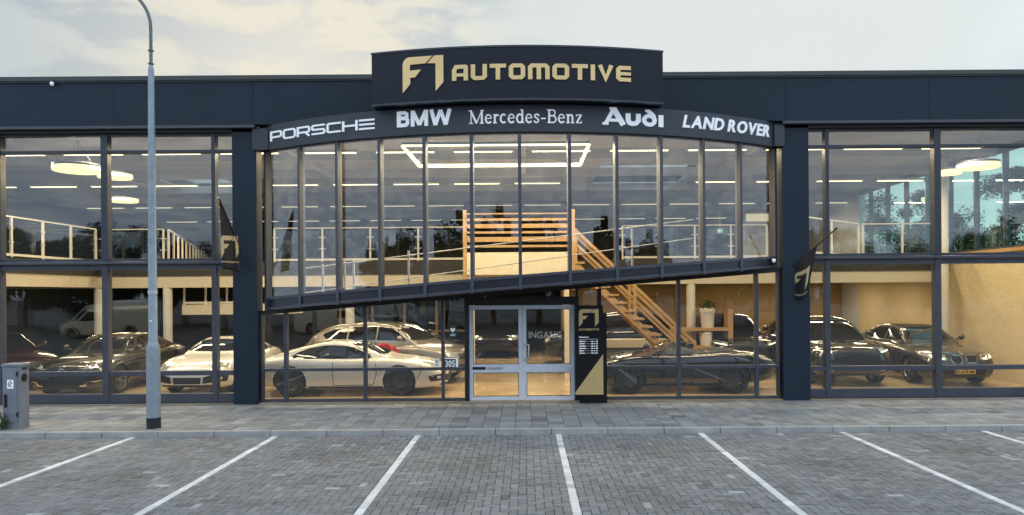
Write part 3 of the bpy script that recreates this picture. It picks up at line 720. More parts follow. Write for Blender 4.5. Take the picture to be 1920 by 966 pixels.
for ch in 'Mercedes-Benz':
    w_, sh = glyph_serif(ch); gl.append((ch, [([(u + x, v) for u, v in vs], fs) for vs, fs in sh])); x += w_ + .03
fascia_word(gl, 879, 1091, 5.885, .265, 'slim white serif lettering with a hyphen in the middle of the curved fascia', 1.0)
def glyph_rings(ch):
    if ch == 'A': return 1.2, [strip([(.13, .02), (.60, .98)], .2), strip([(.56, .97), (1.08, 0)], .29), strip([(.33, .27), (.82, .27)], .17), strip([(.36, .95), (.66, .95)], .12), strip([(-.02, .06), (.3, .06)], .13)]
    if ch == 'u': return .86, [strip([(.13, .70), (.13, .30), (.22, .14), (.38, .10), (.55, .14), (.68, .30), (.68, .70)], .25)]
    if ch == 'd': return .92, [strip(arc(.42, .36, .29, .26, 0, 350, 18), .22, True), strip([(.68, .36), (.66, .62), (.5, .80), (.32, .90)], .2), strip([(.2, .91), (.46, .91)], .12)]
    if ch == 'i': return .3, [strip([(.14, 0), (.14, .70)], .26)]
gl = []; x = 0
for ch in 'Audi':
    w_, sh = glyph_rings(ch); gl.append((ch, [([(u + x, v) for u, v in vs], fs) for vs, fs in sh])); x += w_
fascia_word(gl, 1129, 1243, 5.875, .345, 'bold rounded white lettering with one capital right of the serif name', 1.0)
fascia_word(font_shapes('LAND ROVER', .030, .22), 1279, 1441, 5.90, .265, 'slanted bold white capitals in two words at the right end of the curved fascia', None, 240)

# ---- totem beside the door
tot = thing('totem_sign', 'black upright entrance sign with gold triangle and opening hours beside the doors', 'sign', (1.45, 16.32, .10))
MB().box(1.17, 1.775, 16.235, 16.42, .10, 2.07).build('body', gloss_black, tot, bevel=.004)
MB().box(1.075, 1.69, 16.17, 16.233, .285, 2.235).build('panel', gloss_black, tot, bevel=.003)
flat = lambda Y: (lambda u, v, d: (u, Y - d, v))
extr(MB(), [([(1.078, .29), (1.687, .29), (1.687, 1.17), (1.078, .345)], [(0, 1, 2, 3)])], flat(16.17), .001, .004).build('gold_triangle', gold_m, tot)
extr(MB(), logo_shapes(1.165, 1.77, .43, .385), flat(16.17), .001, .004).build('emblem', gold_m, tot)
gl = fit(row('AUTOMOTIVE', glyph_auto, AUTO_W, .155), 1.16, 1.60, 1.685, 1.735)
extr(MB(), [s for _, sh in gl for s in sh], flat(16.17), .001, .003).build('lettering', gold_m, tot)
m = MB(); rg = random.Random(5)
def dash(mb, x0, x1, z, h, dens):
    x = x0
    while x < x1 - .005:
        w_ = rg.uniform(.008, .016); hh = h * rg.uniform(.65, 1.1)
        mb.box(x, min(x1, x + w_), 16.166, 16.169, z - h / 2, z - h / 2 + hh); x += w_ + dens
dash(m, 1.165, 1.375, 1.545, .022, .002); m.box(1.165, 1.585, 16.166, 16.169, 1.497, 1.502); m.build('hours_heading', white_letter, tot)
for i in range(6):
    z = 1.452 - i * .051; m = MB()
    dash(m, 1.165, 1.165 + [.135, .115, .145, .15, .1, .125][i], z, .026, .002)
    for q in (0, .062, .10): dash(m, 1.43 + q, 1.43 + q + (.045 if q != .062 else .02), z, .026, .002)
    m.box(1.165, 1.565, 16.1682, 16.1698, z - .0015, z + .0015); m.build('hours_row', white_letter, tot)

# ---- small things on the glass
def stick(name, label, cat, px, py, Y=16.58):
    p = at(px, py, Y); return thing(name, label, cat, p), p
th, p = stick('house_number_plate', 'dark green number plate reading 305 with white edge on the glass left of the doors', 'number plate', 845, 682)
MB().box(p.x - .155, p.x + .165, 16.571, 16.588, p.z - .125, p.z + .125).build('plate_edge', white_letter, th)
MB().box(p.x - .14, p.x + .115, 16.565, 16.5705, p.z - .105, p.z + .105).build('plate', mat('plate_green', (.012, .05, .045), .3), th)
gl = fit(font_shapes('305', .02), p.x - .12, p.x + .095, p.z - .075, p.z + .075)
for ch, sh in gl: extr(MB(), sh, flat(16.565), .0005, .003).build('numeral', white_letter, th)
th, p = stick('rescue_sticker', 'square heart rescue sticker with white letters on the glass above the number plate', 'sticker', 849, 622)
MB().box(p.x - .085, p.x + .085, 16.582, 16.588, p.z - .115, p.z + .115).build('backing', mat('sticker_green', (.03, .11, .09), .4), th)
ht = [(0, -.055), (.05, 0), (.055, .025), (.04, .045), (.02, .045), (0, .025), (-.02, .045), (-.04, .045), (-.055, .025), (-.05, 0)]
MB().prism([(u + p.x, v + p.z + .035) for u, v in ht], flat(16.582), .0005, .003).build('heart', white_letter, th)
gl = fit(font_shapes('AED', .01), p.x - .055, p.x + .055, p.z - .095, p.z - .05)
extr(MB(), [s for _, sh in gl for s in sh], flat(16.582), .0005, .003).build('lettering', white_letter, th)
th, p = stick('round_sticker', 'small white notice sticker with a ring sign left of the number plate', 'sticker', 819, 680)
MB().box(p.x - .055, p.x + .055, 16.582, 16.588, p.z - .09, p.z + .09).build('backing', white_letter, th)
m = MB(); sh = [strip([(p.x + q[0], p.z + q[1] + .025) for q in arc(0, 0, .035, .035, 0, 345, 16)], .012, True), strip([(p.x - .022, p.z + .047), (p.x + .022, p.z + .003)], .012), strip([(p.x - .035, p.z - .04), (p.x + .035, p.z - .04)], .012), strip([(p.x - .035, p.z - .062), (p.x + .02, p.z - .062)], .012)]
extr(m, sh, flat(16.582), .0005, .003).build('ring_sign', black_m, th)
th, p = stick('door_lettering', 'pale capitals spelling the Dutch word for entrance on the right door pane', 'lettering', 1020, 628, 16.557)
gl = fit(font_shapes('INGANG', .012), p.x - .34, p.x + .40, p.z - .075, p.z + .075)
for ch, sh in gl: extr(MB(), sh, flat(16.559), .0, .002).build('letter', mat('etched_white', (.55, .52, .46), .6), th)
def small_camera(px, py, Y, label):
    p = at(px, py, Y); th = thing('security_camera', label, 'camera', p)
    MB().lathe([(.0, .055), (.028, .052), (.04, .034), (.04, 0), (.022, -.026), (.0, -.034)], 16, c=(p.x, p.y - .07, p.z)).build('dome', white_letter, th, smooth=40)
    MB().box(p.x - .02, p.x + .02, p.y - .05, p.y + .07, p.z + .03, p.z + .06).build('bracket', frame_up, th)
small_camera(101, 160, 16.20, 'small white security camera under the roof edge on the parapet')
small_camera(1449, 490, 16.42, 'small white security camera at the raised right end of the sloping band')

# ============================================================ STREET THINGS
def lamp_post(x, y, label, arm=(-1, 0, 0), sticker=True):
    th = thing('street_lamp', label, 'street lamp', (x, y, .10), 0, 'street lamps along the car park')
    MB().lathe([(.122, -.05), (.122, .19)], 28, c=(x, y, .1)).build('base_sleeve', mat('bitumen_sleeve', (.018, .021, .026), .7, noise=.2), th, smooth=40)
    MB().lathe([(.120, .19), (.118, 1.44), (.112, 1.49), (.09, 1.545), (.079, 1.57), (.066, 4.2), (.052, 6.52), (.046, 6.58), (.030, 6.64)], 28, c=(x, y, .1)).build('pole', galv_m, th, smooth=40)
    ar = Vector(arm)
    path = [Vector((x, y, 6.7)), Vector((x, y, 7.3)), Vector((x, y, 7.42))]
    for q in range(1, 7):
        a_ = R(40) * q / 6; path.append(Vector((x, y, 7.42)) + ar * (.75 * (1 - math.cos(a_))) + Vector((0, 0, .75 * math.sin(a_))))
    path.append(path[-1] + ar * .95 * math.sin(R(40)) + Vector((0, 0, .95 * math.cos(R(40))))); e = path[-1] + ar * .3 + Vector((0, 0, .18)); path.append(e)
    MB().tube(path, .030, 14).build('arm', arm_m, th, smooth=50)
    for z in (6.76, 7.0): MB().lathe([(.034, -.012), (.052, -.008), (.052, .008), (.034, .012)], 16, c=(x, y, z)).build('collar', arm_m, th, smooth=30)
    m = MB(); c = e + ar * .35
    m.add([(c.x + ar.x * p_ + ar.y * q_, c.y + ar.y * p_ + ar.x * q_, c.z + z_) for z_, k_ in ((-.05, .8), (.0, 1), (.05, .85)) for p_, q_ in ((-.38 * k_, -.13 * k_), (.38 * k_, -.10 * k_), (.38 * k_, .10 * k_), (-.38 * k_, .13 * k_))],
          [(3, 2, 1, 0), (8, 9, 10, 11)] + [(i + 4 * l, (i + 1) % 4 + 4 * l, (i + 1) % 4 + 4 * l + 4, i + 4 * l + 4) for l in (0, 1) for i in range(4)])
    m.build('lamp_head', arm_m, th, bevel=.01)
    if sticker:
        MB().lathe([(.0825, -.03), (.0835, .03)], 24, c=(x, y, 2.58)).build('clamp_band', mat('band_pale', (.55, .6, .62), .4, .3), th, smooth=40)
        MB().tube([(x + .02 * i, y - .079, 2.05 + (.012 if i == 0 else 0)) for i in (-1, 0, 1)], .008, 6).build('number_tag', white_letter, th)
    return th
lamp_post(-6.82, 13.57, 'galvanised street lamp with bent arm standing on the pavement before the glass')
cb_ = thing('electric_cabinet', 'grey street cabinet with black vent and white sticker at the left edge', 'cabinet', (-9.4, 13.65, .10))
MB().box(-9.56, -9.245, 13.53, 13.80, .07, 1.235).build('body', cab_m, cb_, bevel=.012)
MB().box(-9.575, -9.23, 13.515, 13.815, 1.235, 1.29).build('lid', cab_m, cb_, bevel=.015)
MB().box(-9.545, -9.285, 13.518, 13.531, .22, 1.205).build('door', cab_m, cb_, bevel=.004)
m = MB().box(-9.51, -9.465, 13.495, 13.519, .50, .74); m.build('handle', black_m, cb_, bevel=.006)
for z in (.33, 1.07): MB().box(-9.292, -9.272, 13.505, 13.53, z, z + .075).build('hinge', black_m, cb_)
MB().lathe([(.075, 0), (.075, .012), (.06, .016)], 20, 'x', c=(-9.2455, 13.66, 1.03)).build('vent', black_m, cb_, smooth=30)
MB().box(-9.246, -9.238, 13.60, 13.74, 1.175, 1.215).build('slot', black_m, cb_)
stk = MB().box(-9.46, -9.345, 13.513, 13.5175, .84, 1.0).build('sticker', white_letter, cb_)
sh = [strip([(-9.44, .91), (-9.42, .96), (-9.385, .985)], .02), strip([(-9.43, .875), (-9.39, .93), (-9.365, .955)], .02), strip([(-9.44, .90), (-9.39, .875), (-9.365, .86)], .012)]
extr(MB(), sh, flat(13.513), .0003, .002).build('sticker_mark', cab_m, stk)
wd_ = MB(); rg = random.Random(11)
for i in range(26):
    bx, by = -9.56 + rg.uniform(-.06, .14), 13.47 + rg.uniform(-.05, .03); hx, hy, hz = rg.uniform(-.1, .1), rg.uniform(-.1, .04), rg.uniform(.12, .40)
    p0 = Vector((bx, by, .09)); p1 = p0 + Vector((hx * .4, hy * .4, hz * .7)); p2 = p0 + Vector((hx, hy, hz)); s_ = Vector((.011, 0, 0))
    wd_.add([p0 - s_ * .4, p0 + s_ * .4, p1 + s_, p2, p1 - s_], [(0, 1, 2, 3, 4)])
    for q in range(3):
        c = p0.lerp(p2, .35 + .2 * q); d = Vector((rg.uniform(-.07, .07), rg.uniform(-.05, .03), rg.uniform(.0, .04)))
        wd_.add([c, c + d * .5 + Vector((0, 0, .014)), c + d, c + d * .5 - Vector((0, 0, .01))], [(0, 1, 2, 3)])
tag(wd_.build('weed', leaf_m), 'small green weed growing against the foot of the grey cabinet', 'weed')
# flags on the two pillars
cloth_m = mat('flag_black', (.009, .009, .011), .75, noise=.15, nscale=3)
gold_cloth = mat('flag_gold', (.55, .43, .22), .6)
def flag(base, tip, drop, label, s0_, s1_, emb, wave, skew=0.0, upright=None):
    base, tip = Vector(base), Vector(tip)
    th = thing('wall_flag', label, 'flag', base, 0, 'black flags on the pillars')
    MB().tube([base, tip], [.016, .014], 10).build('pole', black_m, th, smooth=50)
    MB().lathe([(.045, -.03), (.045, .02), (.02, .03)], 14, 'y', c=(base.x, base.y + .01, base.z)).build('bracket', black_m, th, smooth=40)
    MB().lathe([(0, .03), (.024, .02), (.026, -.005), (.014, -.02)], 12, c=tip).build('finial', chrome if skew == 0 else black_m, th, smooth=50)
    def P(s, t, off=0.0):
        p = tip.lerp(base, s0_ + (s1_ - s0_) * s)
        zb_ = drop(s); z = p.z + (zb_ - p.z) * t
        y = p.y + wave * t * math.sin(s * 9 + t * 2.2) + .10 * t + off
        x = p.x + skew * t * (1 - s * .3) + .02 * t * math.sin(s * 7 + 1)
        return (x, y, z)
    N1, N2 = 22, 20
    m = MB(); m.add([P(i / N1, j / N2) for i in range(N1 + 1) for j in range(N2 + 1)], [(i * (N2 + 1) + j, (i + 1) * (N2 + 1) + j, (i + 1) * (N2 + 1) + j + 1, i * (N2 + 1) + j + 1) for i in range(N1) for j in range(N2)])
    c = m.build('cloth', cloth_m, th, smooth=180); sl = c.modifiers.new('thickness', 'SOLIDIFY'); sl.thickness = .004
    e0, e1, f0, f1 = emb
    sh = logo_shapes(0, 0, 1, 1)
    def fine(vs, fs):   # subdivide so that the print follows the folds
        bm = bmesh.new(); vv = [bm.verts.new((u, v, 0)) for u, v in vs]
        for f in fs: bm.faces.new([vv[i] for i in f])
        bmesh.ops.subdivide_edges(bm, edges=bm.edges, cuts=3, use_grid_fill=True); bm.verts.index_update()
        r_ = [(v.co.x, v.co.y) for v in bm.verts], [tuple(v.index for v in f.verts) for f in bm.faces]; bm.free(); return r_
    def Q(u, v, off):
        if upright is None: return P(e0 + (e1 - e0) * u, f1 + (f0 - f1) * v, off)
        x = upright[0] + (upright[1] - upright[0]) * u; z = upright[2] + (upright[3] - upright[2]) * v
        s = ((x - tip.x) / (base.x - tip.x) - s0_) / (s1_ - s0_)
        for _ in range(4):
            p = tip.lerp(base, s0_ + (s1_ - s0_) * s); t = (p.z - z) / (p.z - drop(s)); s -= (P(s, t)[0] - x) / (base.x - tip.x) / (s1_ - s0_)
        y = P(s, t)[1]; return (x, y + off, z)
    m = MB()
    for vs, fs in sh:
        vs, fs = fine(vs, fs); m.add([Q(u, v, -.012) for u, v in vs], fs)
    m.build('emblem', gold_cloth, th, fixn=False)
    gl = fit(row('AUTOMOTIVE', glyph_auto, AUTO_W, .155), 0, 1, 0, 1); m = MB()
    for _, ss in gl:
        for vs, fs in ss: m.add([Q(u, -.22 + .09 * v, -.014) for u, v in vs], fs)
    m.build('lettering', gold_cloth, th, fixn=False)
    return th
b0 = at(467, 503, 16.40); t0_ = at(411, 372, 15.75)
zdl = at(430, 507, 15.9).z
flag(b0, t0_, lambda s: zdl + .03 * math.sin(s * 5), 'limp black flag with gold emblem on the left pillar', .0, .60, (.20, .92, .50, .83), .04, 0.0, (at(419, 460, 15.95).x, at(440, 460, 15.95).x, at(430, 484, 15.95).z, at(430, 442, 15.95).z))
b0 = at(1490, 497, 16.40); t0_ = at(1568, 429, 15.75)
zr = at(1500, 545, 15.9).z
flag(b0, t0_, lambda s: zr - .20 * math.sin(math.pi * min(1, s * 1.1)) + .35 * (s > .9) * (s - .9), 'gathered black flag with tilted gold emblem on the right pillar', .45, 1.0, (.85, .18, .34, .82), .06, -.16)
# ============================================================ LAMPS INSIDE
WARM = (1.0, 0.79, 0.50)
def lamp_light(parent, x, y, z, sx, sy, power, shape='RECTANGLE', col=WARM):
    d = bpy.data.lights.new('lamp_light', 'AREA'); d.shape = shape; d.size = sx; d.size_y = sy; d.energy = power; d.color = col
    o = bpy.data.objects.new('lamp_light', d); COL.objects.link(o); o.parent = parent; o.location = Vector((x, y, z)) - wloc(parent)
    KID.setdefault(parent.name, []).append(o); return o
def strip_proto(length, power, lit=None):
    th = thing('strip_light', '', 'ceiling light', (0, 0, 0))
    MB().box(-length / 2 - .03, length / 2 + .03, -.075, .075, .0, .06).build('housing', wint, th)
    m = MB(); n = int(length / .075)
    for i in range(n): x = -length / 2 + length * (i + .5) / n; m.box(x - .027, x + .027, -.06, .06, -.014, -.001)
    m.build('diffuser', lit or led_m, th)
    if power: lamp_light(th, 0, 0, -.02, length, .12, power)
    return th
P1 = strip_proto(1.42, 56); P2 = strip_proto(1.42, 0, led_far); P4 = strip_proto(1.42, 40, led_far); P3 = strip_proto(1.2, 28)
used = {}
def place_strip(proto, x, y, z, label, group):
    o = proto if not used.get(proto.name) else copy_tree(proto)
    used[proto.name] = 1
    o.location = (x, y, z); o['label'] = label; o['group'] = group
ROWN = ['nearest the glass front', 'second from the glass front', 'third from the glass front', 'farthest from the glass front']
for r, (y, ph) in enumerate(((18.05, 4.15 - 15 * 1.9 + .35), (23.3, .2), (29.0, .5), (34.6, .9))):
    x = -16.9 + (ph % 1.9); i = 0
    while x < 12.2:
        if not any(h[0] - .8 < x < h[1] + .8 and h[2] < y < h[3] for h in HOLES):
            lit = (r == 0 and i % 1 == 0) or (r == 1) or (r == 2 and i % 2 == 0)
            place_strip((P1 if r < 2 else P4) if lit else P2, x, y, 5.97, f'long strip light, {ordinal(i)} from the left in the ceiling row {ROWN[r]}', f'strip lights in the row {ROWN[r]}'); i += 1
        x += 1.9
i = 0
for y in (24.2, 27.0):
    for x in (-15, -12, -9, -6, -3, 0.2, 3.2, 8.3, 10.8):
        place_strip(P3, x, y, 2.90, f'strip light under the upper floor, {ordinal(i % 9)} from the left in the {"front" if y < 25 else "rear"} row', 'strip lights under the upper floor'); i += 1
def pendant(px, py, Y, dia, label):
    p = at(px, py, Y); th = thing('pendant_lamp', label, 'pendant lamp', p, 0, 'round pendant lamps')
    r_ = dia / 2
    MB().lathe([(r_ + .004, .055), (r_ + .004, .105), (r_ - .02, .115), (.02, .115)], 40, c=p).build('shade', frame_m, th, smooth=40)
    MB().lathe([(r_ - .004, .054), (r_, .045), (r_, -.035), (r_ - .02, -.05), (.01, -.052)], 40, c=p).build('diffuser', disc_m, th, smooth=40)
    m = MB()
    for q in range(3): a_ = q * 2.094; m.tube([(p.x + r_ * .7 * math.cos(a_), p.y + r_ * .7 * math.sin(a_), p.z + .08), (p.x, p.y, ZC - .01)], .004, 5)
    m.build('cable', frame_m, th)
    lamp_light(th, p.x, p.y, p.z - .07, dia * .9, dia * .9, 28, 'DISK')
pendant(146, 318, 18.0, 1.10, 'large round glowing pendant lamp nearest the glass in the left wing')
pendant(216, 331, 19.2, 0.82, 'round glowing pendant lamp half behind the mullion in the left wing')
pendant(231, 376, 24.6, 0.92, 'round glowing pendant lamp farthest back in the left wing')
pendant(1834, 312, 18.5, 0.96, 'large round glowing pendant lamp nearest the right edge')
pendant(1779, 324, 19.7, 0.62, 'round glowing pendant lamp beside the white column in the right wing')
pendant(1757, 373, 24.9, 0.95, 'round glowing pendant lamp farthest back in the right wing')
# rectangle of light tubes behind the bowed glass
ring = thing('light_frame', 'glowing rectangular frame of light tubes hung behind the bowed glass', 'ceiling light', (-.65, 17.25, 5.70))
x0, x1, y0, y1 = -2.63, 1.40, 15.95, 18.60
tubes = [((x0, y0), (x1, y0)), ((x0, y1), (x1, y1)), ((x0, y0 + .04), (x0, y1 - .04)), ((x1, y0 + .04), (x1, y1 - .04))]
for (ax, ay), (bx, by) in tubes:
    MB().bar((ax, ay, 5.745), (bx, by, 5.745), .06, .05).build('profile', wint, ring)
    MB().bar((ax, ay, 5.705), (bx, by, 5.705), .055, .03).build('tube', led_m, ring)
    horiz = abs(ay - by) < .1
    lamp_light(ring, (ax + bx) / 2, (ay + by) / 2, 5.685, abs(bx - ax) if horiz else .06, .06 if horiz else abs(by - ay), 40)
m = MB()
for x in (x0, x1):
    for y in (y0 + .05, y1 - .05): m.tube([(x, y, 5.77), (x, y, 6.2)], .005, 5)
m.build('cable', wint, ring)

# ============================================================ RAILINGS, STAIR, BALUSTRADE
def railing(a_, b_, label, n, glassy=True, group='white railings of the upper floor', h=1.0, hb=None):
    a_, b_ = Vector(a_), Vector(b_); th = thing('railing', label, 'railing', a_, 0, group)
    hb = h if hb is None else hb
    up = Vector((0, 0, 1)); d = b_ - a_
    MB().bar(a_ + up * h, b_ + up * hb, .045, .035).build('handrail', wint, th)
    MB().bar(a_ + up * .06, b_ + up * .06, .04, .06).build('bottom_rail', wint, th)
    for i in range(n + 1):
        p = a_ + d * i / n; q = .02
        MB().box(p.x - .022, p.x + .022, p.y - .03, p.y + .03, p.z, p.z + h - .019).build('post', wint, th)
        if glassy:
            m = MB()
            for z in (.38, .72): m.bar(p + up * z - d.normalized() * .1, p + up * z + d.normalized() * .1, .02, .03)
            m.build('clamp', steel_m, th)
    if glassy:
        for i in range(n):
            p = a_ + d * (i + .06) / n; r_ = a_ + d * (i + .94) / n; s_ = d.normalized().cross(up) * .006
            MB().hexa([p - s_ + up * .14, r_ - s_ + up * .14, r_ + s_ + up * .14, p + s_ + up * .14], [p - s_ + up * .92, r_ - s_ + up * .92, r_ + s_ + up * .92, p + s_ + up * .92]).build('pane', G_rail, th)
    return th
railing((-12.68, 17.1, 3.5), (-12.68, 21.9, 3.5), 'glass railing running back from the front in the left wing', 4)
railing((-12.55, 22.05, 3.5), (-10.75, 22.05, 3.5), 'short glass railing across the back of the left wing gallery', 1)
railing((-10.65, 22.15, 3.5), (-15.6, 36.5, 3.5), 'close posted railing running far back beside the left pillar', 12, False)
railing((-7.45, 22.05, 3.5), (-1.75, 22.05, 3.5), 'long glass railing left of the timber balustrade', 4)
railing((2.9, 22.05, 3.5), (7.2, 22.05, 3.5), 'glass railing right of the timber balustrade', 4)
railing((7.35, 19.7, 3.5), (9.9, 22.0, 3.5), 'slanting railing at the left of the right wing gallery', 2, False)
railing((10.05, 22.05, 3.5), (12.4, 22.05, 3.5), 'glass railing across the back of the right wing gallery', 2)
railing((-10.4, 22.6, 2.24), (-8.45, 22.6, 2.24), 'white posted railing of the half landing behind the white sports car', 3, False, h=.86)
ld = thing('half_landing', 'cream half landing slab carried high behind the white sports car', 'landing', (-9.4, 22.6, 2.0))
MB().box(-10.4, -7.2, 22.45, 24.0, 1.94, 2.24).build('slab', cream_m, ld)
# handrail of the ramp that rises behind the bowed glass
rr = thing('ramp_railing', 'two thin white rails rising to the right behind the bowed glass', 'railing', (-2, 17.3, 2.2))
A, B = at(560, 505, 17.2), at(1300, 412, 17.2); MB().tube([A, B], .014, 8).build('rail', wint, rr)
A, B = at(560, 551, 17.2), at(1300, 447, 17.2); MB().tube([A, B], .012, 8).build('rail', wint, rr)
for px, t, b in ((605, 495, 549), (646, 489, 545), (663, 487, 543), (766, 470, 532), (1185, 425, 497)):
    p, q = at(px, t, 17.23), at(px, b + 12, 17.23); MB().box(p.x - .022, p.x + .022, 17.21, 17.25, q.z, p.z).build('post', wint, rr)
# timber balustrade on the stair landing
bl = thing('timber_balustrade', 'pine balustrade of broad and narrow slats between two posts at the stair head', 'balustrade', (-.13, 20, 3.5))
for x in (-1.62, 1.30): MB().box(x - .05, x + .05, 19.95, 20.05, 2.6, 4.77).build('post', wood_m, bl, bevel=.006)
for py, h in ((401, .035), (412, .07), (424, .11), (436, .06), (449, .13), (462, .06)):
    z = at(960, py, 20).z; MB().box(-1.568, 1.248, 19.965, 20.02, z - h / 2, z + h / 2).build('slat', wood_m, bl, bevel=.004)
lf = thing('stair_landing', 'cream landing slab under the pine balustrade', 'landing', (-.13, 20, 3))
MB().box(-1.565, 1.245, 19.95, 23.4, 3.02, 3.62).build('slab', cream_m, lf)
MB().box(1.05, 1.18, 19.97, 20.1, FL, 3.015).build('post', cream_m, lf); MB().box(-1.5, -1.38, 19.97, 20.1, FL, 3.015).build('post', cream_m, lf)
sr = thing('timber_staircase', 'open pine staircase falling to the right from the landing', 'staircase', (2.9, 20.4, FL))
S0, S1 = Vector((1.36, 0, 3.26)), Vector((4.55, 0, .2))
for y in (20.0, 21.05):
    m = MB(); u = Vector((0, 0, .12)); p = [Vector((S0.x, y, S0.z)), Vector((S1.x, y, S1.z))]
    m.hexa([p[0] - u + Vector((0, -.03, 0)), p[1] - u + Vector((0, -.03, 0)), p[1] - u + Vector((0, .03, 0)), p[0] - u + Vector((0, .03, 0))], [p[0] + u + Vector((0, -.03, 0)), p[1] + u + Vector((0, -.03, 0)), p[1] + u + Vector((0, .03, 0)), p[0] + u + Vector((0, .03, 0))])
    m.build('stringer', wood_m, sr)
    h_ = MB(); hz = Vector((0, 0, .95)); h_.bar(p[0] + hz, p[1] + hz, .05, .085); h_.bar(p[0] + hz * .62, p[1] + hz * .62, .045, .07); h_.build('handrail', wood_m, sr)
    for q in (.0, .5, 1.0):
        c = p[0].lerp(p[1], q); MB().box(c.x - .045, c.x + .045, y - .04, y + .04, max(FL, c.z - .1), c.z + 1.0).build('newel', wood_m, sr)
for i in range(14):
    c = S0.lerp(S1, (i + .5) / 14); MB().box(c.x - .17, c.x + .13, 19.94, 21.11, c.z + .15, c.z + .20).build('tread', wood_m, sr)
# shelves with planters
shf = thing('timber_shelf', 'pine shelf frame holding two white planters behind the convertible', 'shelf', (5.1, 21.8, FL))
for x in (4.35, 5.95): MB().box(x - .07, x + .07, 21.5, 22.0, FL, 2.0 if x > 5 else 1.5).build('post', wood_m, shf)
for z in (1.38, .86): MB().box(4.42, 5.88, 21.5, 22.0, z, z + .09).build('board', wood_m, shf)
def planter(x, z, r, h, label, plant, lab2=''):
    th = thing('planter', label, 'planter', (x, 21.72, z))
    MB().lathe([(r * .78, 0), (r * .95, h * .8), (r, h * .82), (r, h), (r * .9, h), (r * .88, h - .05), (.01, h - .05)], 24, c=(x, 21.72, z)).build('pot', wint, th, smooth=40)
    if plant:
        m = MB(); g = random.Random(3)
        for i in range(150):
            a_ = g.uniform(0, 6.28); rr_ = g.uniform(0, r * 1.15); c = Vector((x + rr_ * math.cos(a_), 21.72 + rr_ * math.sin(a_), z + h - .04 + g.uniform(0, .26) * (1 - rr_ / r * .4)))
            d = Vector((g.uniform(-1, 1), g.uniform(-1, 1), g.uniform(-.3, 1))).normalized() * .07; s_ = d.cross(Vector((g.random(), g.random(), g.random()))).normalized() * .025
            m.add([c, c + d * .5 + s_, c + d, c + d * .5 - s_], [(0, 1, 2, 3)])
        tag(m.build('shrub', leaf_m), 'low dark leafy plant in the upper white planter', 'plant')
planter(5.33, 1.47, .22, .58, 'tall white planter on the upper shelf board', True)
planter(5.28, .95, .20, .40, 'round white planter on the lower shelf board', False)
ct = thing('reception_counter', 'low cream counter in front of the dark off-roader by the stair', 'counter', (3.2, 22.9, FL))
MB().box(2.0, 4.3, 22.6, 23.1, FL, .84).build('front', dark_wall, ct); MB().box(1.96, 4.34, 22.55, 23.15, .842, 1.08).build('top', cream_m, ct)
ex = thing('exit_sign', 'small lit green exit sign hung above the far gallery', 'exit sign', at(1350, 433, 27))
p = at(1350, 433, 27); MB().box(p.x - .10, p.x + .10, 26.98, 27.02, p.z - .08, p.z + .08).build('panel', mat('exit_green', (.05, .5, .1), .4, emit=(.15, .8, .2), estr=.12), ex)
extr(MB(), [strip([(p.x + .07, p.z), (p.x - .05, p.z)], .03), strip([(p.x - .02, p.z + .05), (p.x - .08, p.z), (p.x - .02, p.z - .05)], .03)], flat(26.98), .001, .004).build('arrow', white_letter, ex)
MB().box(p.x - .006, p.x + .006, 26.995, 27.005, p.z + .08, ZC).build('hanger', wint, ex)
dd = thing('gallery_door', 'cream door with lit fanlight at the far right of the gallery', 'door', (9, 33, 3.5))
p = at(1420, 450, 33); MB().box(p.x - .75, p.x + .75, 33, 33.12, 3.5, 6.05).build('frame', wint, dd); MB().box(p.x - .5, p.x + .5, 32.97, 32.998, 3.5, 5.55).build('leaf', cream_m, dd); MB().box(p.x - .5, p.x + .5, 32.975, 32.998, 5.65, 5.98).build('fanlight', mat('fanlight_lit', (.6, .55, .4), .4, emit=(1, .85, .5), estr=.35), dd)
# ============================================================ CARS
def curve(tab, col):
    xs = [r_[0] for r_ in tab]; ys = [r_[col] for r_ in tab]; n = len(xs)
    d = [(ys[i + 1] - ys[i]) / (xs[i + 1] - xs[i]) for i in range(n - 1)]
    mm = [d[0]] + [0 if d[i - 1] * d[i] <= 0 else 2 * d[i - 1] * d[i] / (d[i - 1] + d[i]) for i in range(1, n - 1)] + [d[-1]]
    def f(x):
        x = min(max(x, xs[0]), xs[-1]); i = 0
        while i < n - 2 and x > xs[i + 1]: i += 1
        h = xs[i + 1] - xs[i]; t_ = (x - xs[i]) / h
        return (2 * t_**3 - 3 * t_**2 + 1) * ys[i] + (t_**3 - 2 * t_**2 + t_) * h * mm[i] + (-2 * t_**3 + 3 * t_**2) * ys[i + 1] + (t_**3 - t_**2) * h * mm[i + 1]
    return f
def crom(P, n):   # Catmull-Rom through 2D points
    outp = []; m_ = len(P) - 1
    for i in range(m_):
        p0 = P[i - 1] if i else P[0]; p1, p2 = P[i], P[i + 1]; p3 = P[i + 2] if i + 2 <= m_ else P[m_]
        for j in range(n):
            t_ = j / n
            outp.append(tuple(.5 * ((2 * p1[q]) + (-p0[q] + p2[q]) * t_ + (2 * p0[q] - 5 * p1[q] + 4 * p2[q] - p3[q]) * t_ * t_ + (-p0[q] + 3 * p1[q] - 3 * p2[q] + p3[q]) * t_**3) for q in (0, 1)))
    outp.append(P[-1]); return outp
